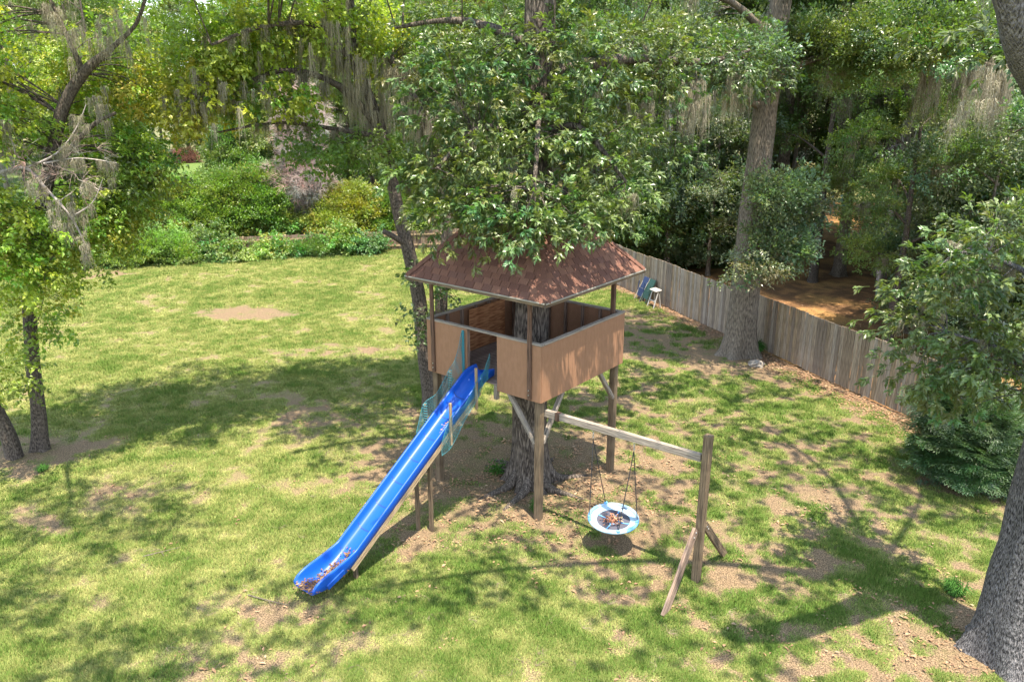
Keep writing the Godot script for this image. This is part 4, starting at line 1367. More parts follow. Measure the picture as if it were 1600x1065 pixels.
# ---------------------------------------------------------------- the trees
func make_hero_trees() -> void:
	var dark := Color(0.062, 0.105, 0.030)
	var oak := Color(0.085, 0.130, 0.040)
	var lime := Color(0.20, 0.26, 0.036)
	var gold := Color(0.225, 0.24, 0.03)
	# the oak that carries the treehouse
	var b := Vector3(0.42, 0, -16.66)
	var t := thing("oak_tree", "big oak whose trunk rises through the treehouse, glossy crown drooping over its roof", "tree", b)
	grow(t, {"trunk": [b + Vector3(0, -0.05, 0), b + Vector3(-0.02, 1.2, 0), b + Vector3(0.0, 3, 0), b + Vector3(0.05, 6.5, -0.1), b + Vector3(0.12, 10, -0.1), b + Vector3(0.1, 15, 0)], "radii": [0.40, 0.385, 0.375, 0.35, 0.31, 0.2], "flare": 0.27, "roots": 7, "sides": 48, "bare": 0.5,
		"limbs": [[[b + Vector3(0.1, 7.6, 0), Vector3(-0.6, 8.0, -15.9), Vector3(-1.4, 7.3, -15.2)], 0.11, 0.03], [[b + Vector3(0.1, 7.9, 0), Vector3(0.5, 8.1, -15.6), Vector3(0.4, 7.0, -14.6)], 0.1, 0.03], [[b + Vector3(0.1, 7.7, 0), Vector3(1.3, 8.0, -16.2), Vector3(2.2, 7.0, -15.6)], 0.11, 0.03],
			[[b + Vector3(0.1, 9, 0), Vector3(2.4, 9.3, -18), Vector3(4.6, 9.3, -20), Vector3(6, 9.6, -21.5)], 0.16, 0.04], [[b + Vector3(0.1, 9.5, 0), Vector3(-1, 10, -17.2), Vector3(-2.4, 9.9, -17.6)], 0.13, 0.03], [[b + Vector3(0.1, 11, 0), Vector3(2, 12, -15), Vector3(4, 12.5, -14)], 0.14, 0.04], [[b + Vector3(0.1, 11.5, 0), Vector3(-2, 12.5, -16), Vector3(-4, 13, -15)], 0.14, 0.04]],
		"masses": [[Vector3(-1.05, 6.35, -15.5), Vector3(0.75, 0.4, 0.7), 13, oak], [Vector3(-0.35, 6.75, -15.0), Vector3(0.6, 0.35, 0.6), 8, oak], [Vector3(0.35, 6.35, -14.6), Vector3(0.75, 0.35, 0.6), 13, oak], [Vector3(1.15, 6.5, -15.2), Vector3(0.6, 0.35, 0.6), 10, oak], [Vector3(1.75, 6.55, -15.9), Vector3(0.6, 0.35, 0.6), 10, oak], [Vector3(-1.2, 7.2, -16), Vector3(0.7, 0.4, 0.7), 9, oak], [Vector3(-0.2, 7.45, -15.7), Vector3(0.7, 0.3, 0.7), 9, oak], [Vector3(1.6, 7.25, -16.2), Vector3(1.1, 0.45, 0.9), 15, oak],
			[Vector3(-0.6, 8.2, -15.9), Vector3(1.1, 0.5, 1.0), 15, oak], [Vector3(1.2, 8.2, -16.0), Vector3(1.2, 0.5, 1.1), 16, oak], [Vector3(-1.05, 9.1, -16.8), Vector3(1.3, 1.0, 1.3), 26, oak], [Vector3(1.5, 9.3, -16.8), Vector3(1.5, 0.9, 1.3), 30, oak], [Vector3(3.2, 9.0, -18.8), Vector3(1.5, 0.9, 1.3), 26, oak], [Vector3(3.4, 7.6, -19.6), Vector3(1.2, 0.8, 1.0), 14, dark], [Vector3(5.1, 9.3, -20.8), Vector3(1.3, 1.0, 1.2), 20, dark],
			[Vector3(0, 12, -16.5), Vector3(4, 1.6, 3.5), 34, oak], [Vector3(0.5, 15, -17), Vector3(3, 1.6, 3), 20, oak]],
		"spray": "oak", "per": 14, "loose": 0.48, "size": 0.88, "seed": 201, "bark": M.bark, "moss": 20, "moss_size": 0.6, "skeins": [[Vector3(4.4, 8.6, -19.6), 0.3, 1.1, 24], [Vector3(5.6, 8.9, -21.0), 0.25, 1.3, 22], [Vector3(3.0, 8.4, -18.6), 0.25, 0.8, 14]]})
	# grey oak at the lawn's near corner
	b = Vector3(8.1, 0, -10.75)
	t = thing("grey_oak", "grey-barked oak trunk standing at the edge of frame nearest the camera", "tree", b)
	grow(t, {"trunk": [b + Vector3(0, -0.05, 0), b + Vector3(0.02, 1.2, 0), b + Vector3(0.06, 3, 0.05), b + Vector3(0.0, 6, 0.1), b + Vector3(-0.2, 9, 0.3), b + Vector3(-0.3, 13, 0.5)], "radii": [0.60, 0.57, 0.54, 0.48, 0.4, 0.25], "flare": 0.2, "sides": 52, "bare": 0.5,
		"limbs": [[[b + Vector3(-0.1, 7.6, 0.2), Vector3(7.0, 8.3, -9.9), Vector3(5.6, 9.1, -9.1), Vector3(4.9, 10.2, -8.8)], 0.36, 0.2], [[b + Vector3(0, 5.2, 0.1), Vector3(7.9, 6.0, -11.6), Vector3(7.3, 6.3, -12.6)], 0.09, 0.02], [[b + Vector3(0, 4.2, 0.1), Vector3(7.9, 4.8, -11.3), Vector3(7.2, 4.9, -12.6)], 0.07, 0.02],
			[[b + Vector3(0, 9, 0.3), Vector3(5, 12, -10.5), Vector3(1.5, 13.0, -10), Vector3(-2.5, 13.6, -8.8)], 0.13, 0.03], [[b + Vector3(0, 10, 0.3), Vector3(9, 13, -14), Vector3(8, 14, -18)], 0.11, 0.03], [[b + Vector3(0, 10.5, 0.3), Vector3(10, 12.5, -12), Vector3(11.5, 13, -14)], 0.1, 0.03]],
		"masses": [[Vector3(7.0, 5.9, -12.2), Vector3(0.8, 0.5, 0.6), 11, oak], [Vector3(7.4, 4.85, -11.8), Vector3(0.65, 0.55, 0.5), 11, oak], [Vector3(7.2, 4.2, -12.9), Vector3(0.6, 0.4, 0.5), 8, oak], [Vector3(7.5, 6.6, -12.6), Vector3(0.65, 0.35, 0.5), 7, oak], [Vector3(7.2, 4.9, -13.3), Vector3(0.5, 0.45, 0.5), 6, oak], [Vector3(7.8, 3.9, -12.2), Vector3(0.5, 0.3, 0.5), 5, oak],
			[Vector3(6.2, 9.2, -11), Vector3(0.6, 0.3, 0.5), 4, dark], [Vector3(2.5, 12.8, -11), Vector3(3.2, 1.0, 2.4), 20, oak], [Vector3(7.5, 13.8, -15.0), Vector3(4.2, 1.2, 3.4), 40, oak], [Vector3(11, 13.2, -13), Vector3(2.4, 1.0, 3.0), 26, oak], [Vector3(9.5, 13.5, -20), Vector3(3.0, 1.0, 2.2), 20, oak], [Vector3(5.0, 13.2, -8), Vector3(2.5, 1.0, 2.0), 10, oak], [Vector3(-1.5, 13.5, -8.6), Vector3(2.6, 0.8, 1.6), 14, oak]],
		"spray": "oak", "per": 15, "loose": 0.44, "size": 0.86, "seed": 202, "bark": M.bark_near, "moss": 12, "moss_size": 0.5, "skeins": [[Vector3(6.0, 8.7, -10.6), 0.2, 0.6, 12], [Vector3(7.3, 6.1, -12.6), 0.25, 0.5, 16], [Vector3(7.0, 4.9, -13.2), 0.15, 0.5, 8]]})
	# twin-stemmed elm
	b = Vector3(-12.05, 0, -18.3)
	t = thing("elm_tree", "yellow-green elm with two dark leaning stems at the lawn's open side", "tree", b)
	grow(t, {"trunk": [Vector3(-11.96, -0.05, -18.4), Vector3(-11.8, 1.2, -18.4), Vector3(-11.68, 2.6, -18.4), Vector3(-11.38, 4.65, -18.4), Vector3(-10.68, 6.44, -18.4), Vector3(-10.02, 8.14, -18.4), Vector3(-9.32, 9.01, -18.3), Vector3(-8.5, 9.5, -18)], "radii": [0.19, 0.165, 0.155, 0.15, 0.145, 0.135, 0.115, 0.06], "flare": 0.12, "sides": 20, "bare": 0.4,
		"limbs": [[[Vector3(-12.3, -0.05, -17.9), Vector3(-12.36, 0.8, -17.85), Vector3(-12.62, 2.2, -17.7), Vector3(-13.0, 4, -17.4), Vector3(-13.2, 7, -17.2)], 0.2, 0.11], [[Vector3(-10.9, 5.9, -18.4), Vector3(-10.2, 7.0, -18.2), Vector3(-9.2, 7.9, -18.0), Vector3(-8.6, 8.2, -18)], 0.1, 0.03], [[Vector3(-9.32, 9.0, -18.3), Vector3(-9.5, 9.8, -18.2), Vector3(-9.9, 11, -18.2)], 0.07, 0.03],
			[[Vector3(-8.5, 9.5, -18), Vector3(-7.9, 10, -18), Vector3(-7.5, 10.8, -18)], 0.06, 0.03], [[Vector3(-9.9, 10.9, -18), Vector3(-9.5, 12, -15), Vector3(-8, 12.6, -12), Vector3(-8.5, 12.8, -9.5)], 0.08, 0.03], [[Vector3(-11.5, 4.1, -18.4), Vector3(-10.9, 4.6, -17.8), Vector3(-10.2, 5.4, -17.6)], 0.05, 0.02], [[Vector3(-11.6, 3.4, -18.4), Vector3(-11.2, 3.5, -18.1), Vector3(-10.9, 4.1, -18)], 0.025, 0.01]],
		"masses": [[Vector3(-11.6, 9.4, -17.6), Vector3(1.2, 0.8, 1.0), 24, lime], [Vector3(-9.9, 9.0, -19.8), Vector3(1.4, 0.9, 0.7), 20, lime], [Vector3(-11.3, 7.9, -17.8), Vector3(0.9, 0.6, 0.9), 16, lime], [Vector3(-10.0, 7.2, -19.6), Vector3(1.2, 0.9, 0.7), 18, lime], [Vector3(-11.1, 5.8, -17.4), Vector3(0.9, 0.8, 0.8), 20, lime], [Vector3(-9.9, 5.6, -18.3), Vector3(0.8, 0.6, 0.7), 18, lime], [Vector3(-9.0, 6.3, -18.6), Vector3(0.6, 0.6, 0.6), 10, lime], [Vector3(-9.4, 6.7, -19.2), Vector3(0.9, 0.6, 0.8), 12, Color(0.1, 0.15, 0.035)], [Vector3(-10.9, 4.85, -17.1), Vector3(0.75, 0.4, 0.6), 12, lime],
			[Vector3(-11.1, 3.7, -18), Vector3(0.4, 0.4, 0.4), 4, lime], [Vector3(-11.5, 2.7, -17), Vector3(0.35, 0.5, 0.4), 4, lime], [Vector3(-9.0, 8.9, -19.6), Vector3(1.0, 0.6, 0.6), 10, gold], [Vector3(-11, 11.8, -17), Vector3(3, 1.0, 2.5), 26, lime], [Vector3(-7.5, 12.8, -12.2), Vector3(2.6, 0.8, 1.5), 17, lime], [Vector3(-9.0, 12.6, -9.6), Vector3(2.0, 0.8, 1.2), 8, lime], [Vector3(-5.6, 12.9, -7.9), Vector3(2.2, 0.7, 1.2), 8, lime], [Vector3(-12.3, 6.4, -17), Vector3(0.8, 1.6, 0.9), 20, lime]],
		"spray": "elm", "per": 19, "loose": 0.52, "size": 0.9, "seed": 203, "bark": M.bark_dark, "moss": 8, "moss_size": 0.5, "leaf": M.leaf_matt, "skeins": [[Vector3(-9.2, 9.7, -17.9), 0.3, 0.8, 16], [Vector3(-8.2, 9.8, -17.9), 0.3, 0.8, 18], [Vector3(-9.7, 10.4, -18), 0.3, 0.9, 16], [Vector3(-8.9, 8.3, -18), 0.15, 0.7, 10]]})
	# dead mossy boughs hanging in the elm
	t = thing("dead_bough", "bare pale dead bough draped with grey moss hanging in the elm", "branch", Vector3(-11.1, 6.7, -17.3))
	grow(t, {"trunk": [Vector3(-11.9, 6.75, -17.3), Vector3(-11.05, 6.97, -17.3), Vector3(-10.3, 7.1, -17.2), Vector3(-9.9, 6.7, -17.1), Vector3(-9.4, 6.1, -17.0), Vector3(-9.2, 5.5, -17)], "radii": [0.05, 0.045, 0.04, 0.032, 0.025, 0.012], "sides": 8, "bare": 0.0,
		"limbs": [[[Vector3(-10.3, 7.1, -17.2), Vector3(-9.6, 7.4, -17.2), Vector3(-9.1, 7.9, -17.2), Vector3(-8.8, 8.4, -17.2)], 0.03, 0.008], [[Vector3(-9.9, 7.2, -17.2), Vector3(-9.2, 7.3, -17.3), Vector3(-8.4, 7.2, -17.3)], 0.025, 0.008], [[Vector3(-9.4, 6.1, -17.0), Vector3(-8.9, 6.4, -17), Vector3(-8.6, 6.9, -17)], 0.02, 0.006], [[Vector3(-10.6, 7.0, -17.2), Vector3(-10.4, 7.5, -17.1), Vector3(-10.5, 8.1, -17)], 0.02, 0.006]],
		"masses": [[Vector3(-9.6, 6.9, -17.1), Vector3(1.1, 0.7, 0.3), 14, Color(0.17, 0.14, 0.12)]], "spray": "bare", "per": 2, "loose": 0.3, "size": 0.8, "seed": 204, "bark": M.bark_pale, "leaf": M.litter, "moss": 40, "moss_size": 0.42, "skeins": [[Vector3(-9.5, 6.2, -17), 0.15, 0.6, 24], [Vector3(-9.2, 5.5, -17), 0.08, 0.5, 12], [Vector3(-10.1, 6.9, -17), 0.2, 0.35, 16]]})
	# mossy tree behind the treehouse
	b = Vector3(-2.3, 0, -20.95)
	t = thing("mossy_tree", "slender twin-stemmed tree behind the slide, its wide limbs hung with moss", "tree", b)
	grow(t, {"trunk": [Vector3(-2.21, -0.05, -20.9), Vector3(-2.4, 1.55, -20.9), Vector3(-2.51, 3.2, -20.9), Vector3(-2.72, 4.43, -20.9), Vector3(-2.99, 5.61, -21), Vector3(-3.27, 7.41, -21), Vector3(-3.55, 8.35, -21), Vector3(-3.89, 9.41, -21), Vector3(-3.92, 11.5, -21)], "radii": [0.24, 0.2, 0.19, 0.18, 0.17, 0.15, 0.13, 0.11, 0.07], "flare": 0.14, "sides": 18, "bare": 0.45,
		"limbs": [[[Vector3(-2.05, -0.05, -21.1), Vector3(-1.98, 1.8, -21.1), Vector3(-1.91, 3.6, -21), Vector3(-1.71, 5.56, -21.3), Vector3(-2.0, 7.23, -21.3), Vector3(-2.42, 8.35, -21), Vector3(-3.02, 9.41, -21)], 0.2, 0.09], [[Vector3(-3.35, 7.7, -21), Vector3(-4.23, 8.74, -20.5), Vector3(-5.32, 9.1, -20), Vector3(-6.25, 8.81, -19.5), Vector3(-7.28, 8.53, -19)], 0.11, 0.03], [[Vector3(-3.7, 8.8, -21), Vector3(-4.4, 10.0, -20), Vector3(-5.4, 10.03, -19), Vector3(-6.5, 9.6, -18.4)], 0.1, 0.03], [[Vector3(-3.3, 7.5, -21), Vector3(-4.3, 7.7, -20.6), Vector3(-5.6, 7.9, -20), Vector3(-7, 7.7, -19.6)], 0.08, 0.02],
			[[Vector3(-2.8, 4.75, -20.9), Vector3(-3.1, 5.0, -20.7), Vector3(-3.35, 5.15, -20.6)], 0.09, 0.06, true], [[Vector3(-1.75, 6.0, -21.3), Vector3(-1.2, 7.4, -21.4), Vector3(-0.9, 8.8, -21.4)], 0.08, 0.03], [[Vector3(-3.9, 9.5, -21), Vector3(-5, 11.5, -20), Vector3(-7.5, 12.5, -19)], 0.09, 0.03]],
		"masses": [[Vector3(-5.0, 9.9, -20.6), Vector3(1.8, 0.7, 1.0), 20, lime], [Vector3(-6.6, 9.7, -19.4), Vector3(1.3, 0.7, 1.0), 18, lime], [Vector3(-6.3, 8.5, -20), Vector3(1.6, 0.3, 0.9), 13, lime], [Vector3(-7.4, 8.5, -19.2), Vector3(0.9, 0.7, 0.8), 14, gold], [Vector3(-4.3, 7.2, -21), Vector3(1.2, 0.5, 1.0), 9, Color(0.11, 0.17, 0.035)], [Vector3(-3.6, 9.9, -21.6), Vector3(1.2, 0.8, 0.9), 12, lime], [Vector3(-2.3, 8.8, -22.4), Vector3(1.0, 1.1, 0.8), 15, oak], [Vector3(-1.9, 9.8, -21.6), Vector3(1.0, 0.9, 0.8), 14, oak], [Vector3(-1.7, 6.5, -22.4), Vector3(0.8, 0.9, 0.7), 13, Color(0.13, 0.17, 0.045)], [Vector3(-2.5, 6.1, -22.3), Vector3(0.6, 0.7, 0.6), 8, Color(0.13, 0.17, 0.045)],
			[Vector3(-6.0, 12.3, -18.6), Vector3(5.0, 1.1, 3.3), 82, lime], [Vector3(-2.0, 3.2, -20.6), Vector3(0.25, 1.0, 0.3), 4, dark]],
		"spray": "elm", "per": 16, "loose": 0.48, "size": 1.1, "seed": 205, "bark": M.bark_dark, "moss": 110, "moss_size": 0.75, "leaf": M.leaf_matt, "skeins": [[Vector3(-4.1, 8.9, -20.6), 0.45, 1.4, 40], [Vector3(-3.3, 8.2, -20.8), 0.4, 1.2, 34], [Vector3(-4.6, 9.9, -20.2), 0.5, 1.3, 34], [Vector3(-2.3, 8.1, -21), 0.2, 1.3, 24], [Vector3(-6.2, 8.9, -19.3), 0.5, 1.0, 40], [Vector3(-1.2, 7.6, -21.2), 0.15, 1.2, 12], [Vector3(-7.2, 8.6, -18.9), 0.3, 1.0, 26]]})
	# big oak at the plank fence
	b = Vector3(7.77, 0, -25.8)
	t = thing("fence_oak", "tall grey oak with a broad flared base standing against the plank fence", "tree", b)
	var silver := Color(0.105, 0.145, 0.075)
	grow(t, {"trunk": [b + Vector3(0, -0.05, 0), b + Vector3(0, 2.2, 0), b + Vector3(0.02, 4.9, 0), b + Vector3(0.1, 8, 0), b + Vector3(0.25, 10.6, 0), b + Vector3(0.4, 15, 0)], "radii": [0.52, 0.46, 0.42, 0.37, 0.32, 0.18], "flare": 0.24, "sides": 40, "bare": 0.45,
		"limbs": [[[b + Vector3(0.1, 8, 0), Vector3(6.6, 8.6, -25.2), Vector3(5.3, 8.9, -24.6)], 0.14, 0.03], [[b + Vector3(0.2, 9, 0), Vector3(9.5, 9.6, -25.6), Vector3(11.5, 9.7, -24.6), Vector3(14.5, 9.2, -24.4)], 0.16, 0.03], [[b + Vector3(0.05, 5, 0), Vector3(8.6, 5.6, -25.3), Vector3(9.4, 5.4, -25)], 0.07, 0.02], [[b + Vector3(0.05, 4.4, 0.3), Vector3(8.0, 4.6, -24.8), Vector3(8.2, 4.2, -24.4)], 0.05, 0.02], [[b + Vector3(0.2, 10, 0), Vector3(6, 11, -24), Vector3(4.5, 11, -23)], 0.15, 0.04]],
		"masses": [[Vector3(8.05, 3.7, -24.7), Vector3(1.1, 0.7, 0.6), 10, silver], [Vector3(8.75, 4.7, -25.0), Vector3(0.8, 0.9, 0.7), 8, silver], [Vector3(8.6, 5.6, -24.9), Vector3(0.7, 0.5, 0.5), 5, silver], [Vector3(5.4, 10.0, -25.6), Vector3(2.3, 1.0, 1.6), 30, silver], [Vector3(10.4, 9.9, -25.6), Vector3(2.0, 1.0, 1.6), 34, oak], [Vector3(6.6, 9.4, -24), Vector3(1.2, 0.6, 1.0), 14, silver], [Vector3(11.4, 10.1, -24), Vector3(1.8, 1.0, 1.4), 28, oak], [Vector3(8, 13.5, -25), Vector3(4.5, 2, 4), 28, oak]],
		"spray": "small", "per": 18, "loose": 0.5, "size": 1.3, "seed": 206, "bark": M.bark_grey, "moss": 30, "moss_size": 0.9, "skeins": [[Vector3(5.4, 8.8, -24.4), 0.14, 1.9, 22], [Vector3(5.0, 8.8, -24.4), 0.1, 1.0, 8], [Vector3(6.9, 8.6, -25), 0.15, 1.1, 12], [Vector3(6.5, 8.6, -25), 0.12, 0.9, 10], [Vector3(13.4, 9.0, -24.5), 0.3, 1.7, 46], [Vector3(12.2, 9.1, -24.5), 0.2, 1.4, 26], [Vector3(14.3, 8.9, -24.5), 0.25, 1.9, 36], [Vector3(9.6, 9.3, -25.2), 0.2, 1.0, 16]]})
	# cedar bush
	b = Vector3(10.75, 0, -16.9)
	t = thing("cedar_bush", "dense dark green cedar bush against the plank fence behind the grey oak", "bush", b)
	var ced := Color(0.048, 0.09, 0.028)
	grow(t, {"trunk": [b, b + Vector3(0, 0.8, 0), b + Vector3(0.05, 1.6, 0)], "radii": [0.07, 0.05, 0.02], "bare": 0.0, "masses": [[b + Vector3(0, 0.8, 0.1), Vector3(1.0, 0.7, 0.9), 56, ced], [b + Vector3(-0.1, 1.45, -0.1), Vector3(0.9, 0.6, 0.8), 40, ced], [b + Vector3(0.9, 0.7, 0.4), Vector3(0.9, 0.6, 0.8), 36, ced]], "spray": "cedar", "per": 24, "loose": 0.42, "size": 1.0, "lift": -0.1, "seed": 207, "bark": M.bark_dark, "leaf": M.leaf_matt})
	# dead tree by the back fence
	b = Vector3(-12.0, 0, -45.6)
	t = thing("dead_tree", "dead leafless tree with fine pinkish grey twigs behind the back fence", "tree", b)
	grow(t, {"trunk": [b, b + Vector3(0.1, 1.4, 0), b + Vector3(0.2, 3, 0), b + Vector3(0.3, 5, 0), b + Vector3(0.5, 8.5, 0)], "radii": [0.22, 0.2, 0.17, 0.12, 0.03], "flare": 0.1, "bare": 0.2, "sides": 10,
		"limbs": [[[b + Vector3(0.2, 2.5, 0), b + Vector3(1.2, 3.6, 0.3), b + Vector3(2.0, 4.2, 0.3)], 0.06, 0.02], [[b + Vector3(0.2, 2.8, 0), b + Vector3(-1.0, 3.6, 0.3), b + Vector3(-1.7, 4.6, 0.2)], 0.06, 0.02], [[b + Vector3(0.3, 4.5, 0), b + Vector3(0.9, 6, 0.3), b + Vector3(1.1, 7.4, 0)], 0.05, 0.015]],
		"masses": [[b + Vector3(0.1, 3.6, 0.2), Vector3(1.9, 1.6, 1.2), 90, Color(0.25, 0.195, 0.175)], [b + Vector3(0.3, 6.8, 0.1), Vector3(1.2, 2.0, 1.0), 90, Color(0.29, 0.23, 0.21)]], "spray": "bare", "per": 14, "loose": 0.5, "size": 1.1, "seed": 208, "bark": M.bark_pale, "leaf": M.litter, "moss": 30, "moss_size": 0.8})


func make_hedges() -> void:
	var bright := Color(0.135, 0.205, 0.042)
	var deep := Color(0.085, 0.14, 0.036)
	var spots := [
		[Vector3(-22.6, 0, -43.6), 1.7, 2.6, deep, "dark green bush over the back fence behind the elm stems"],
		[Vector3(-20.2, 0, -44.0), 1.5, 3.0, deep, "deep green bush bulging over the back fence next to the bright hedge"],
		[Vector3(-18.0, 0, -44.6), 2.2, 3.6, bright, "tall bright green hedge bush behind the back fence below the clearing"],
		[Vector3(-15.9, 0, -44.9), 1.7, 4.2, bright, "upright bright green bush, tallest of the back hedge"],
		[Vector3(-14.0, 0, -45.2), 1.8, 4.4, Color(0.12, 0.19, 0.04), "fresh green bush of the back hedge next to the dead tree"],
		[Vector3(-9.2, 0, -45.4), 1.9, 3.3, Color(0.2, 0.22, 0.04), "rounded yellow-green bush behind the back fence past the dead tree"],
		[Vector3(-6.4, 0, -46.0), 1.6, 3.0, bright, "green bush behind the back fence by the mossy tree's trunk"],
		[Vector3(-3.5, 0, -46.5), 1.9, 3.6, bright, "green bush behind the back fence, mostly hidden by the treehouse crown"],
		[Vector3(-16.6, 0, -49.0), 1.9, 6.4, deep, "tall dark bush behind the bright hedge, beside the glimpse of the clearing"],
		[Vector3(-13.0, 0, -50.5), 1.9, 6.8, bright, "tall leafy bush directly behind the dead tree"],
		[Vector3(-26.5, 0, -50.0), 2.6, 6.5, deep, "tall dark bush behind the back fence, seen past the elm stems"],
		[Vector3(-24.6, 0, -45.0), 1.8, 4.2, bright, "green bush over the end of the back fence behind the elm's low leaves"],
		[Vector3(-6.4, 0, -51), 2.0, 6.2, deep, "tall round-topped dark bush standing above the back hedge"]]
	var i := 0
	for s in spots:
		i += 1
		var t := thing("hedge_bush", s[4], "bush", s[0], 0.0, "hedge bushes along the back fence")
		var h: float = s[2]
		var w: float = s[1]
		grow(t, {"trunk": [s[0], s[0] + Vector3(0, h * 0.4, 0), s[0] + Vector3(0.1, h * 0.75, 0)], "radii": [0.08, 0.05, 0.02], "bare": 0.0, "sides": 6, "masses": [[s[0] + Vector3(0, h * 0.42, 0.45), Vector3(w, h * 0.34, 1.0), int(34 * w), s[3]], [s[0] + Vector3(0, h * 0.68, 0), Vector3(w * 0.8, h * 0.32, 0.9), int(30 * w), s[3]]],
			"spray": "small", "per": 16, "loose": 0.5, "size": 1.5, "seed": 300 + i, "bark": M.bark_dark, "leaf": M.leaf_matt})
	var low := [[-21.6, 0.7, 1.0, deep, "low dark shrub before the back fence at its elm end"], [-17.1, 0.6, 0.9, bright, "bright weedy shrub before the back fence under the tall hedge"], [-14.5, 0.45, 0.7, Color(0.12, 0.19, 0.05), "small pale green shrub standing alone before the back fence"], [-19.6, 0.7, 1.0, deep, "dark shrub before the back fence under the clearing"], [-12.4, 0.6, 0.6, bright, "small green shrub before the back fence below the dead tree"], [-18.3, 0.9, 1.5, bright, "leafy green shrub growing up against the back fence under the tall hedge"], [-15.6, 0.6, 1.3, deep, "narrow dark shrub against the back fence between two paler ones"], [-22.8, 0.9, 1.5, bright, "tall green shrub before the back fence nearest the elm stems"], [-9.2, 0.7, 1.2, bright, "green shrub against the back fence below the yellow-green bush"], [-10.4, 0.5, 0.55, deep, "lowest dark shrub before the back fence, between dead tree and yellow-green bush"], [-8.0, 0.6, 0.8, Color(0.08, 0.15, 0.05), "low leafy shrub before the back fence nearest the mossy tree"]]
	for s in low:
		i += 1
		var p := Vector3(s[0], 0, back_z(s[0]) + 0.55)
		var t := thing("low_shrub", s[4], "shrub", p, 0.0, "low shrubs before the back fence")
		grow(t, {"trunk": [p, p + Vector3(0, s[2] * 0.6, 0)], "radii": [0.03, 0.015], "bare": 0.0, "sides": 5, "masses": [[p + Vector3(0, s[2] * 0.4, 0), Vector3(s[1], s[2] * 0.4, 0.5), int(12 * s[1] + 4), s[3]], [p + Vector3(0.5 * sin(i * 2.7), s[2] * 0.8, -0.3), Vector3(s[1] * 0.6, s[2] * 0.5, 0.4), int(9 * s[1] + 3), s[3] * 1.15], [p + Vector3(0.9 * sin(i * 1.3), s[2] * 0.35, 0.2), Vector3(s[1] * 0.5, s[2] * 0.35, 0.5), int(6 * s[1] + 3), s[3] * 1.3]], "spray": "elm" if i % 2 == 0 else "small", "per": 11, "loose": 0.4, "size": 1.2, "seed": 300 + i, "bark": M.bark_dark, "leaf": M.leaf_matt})


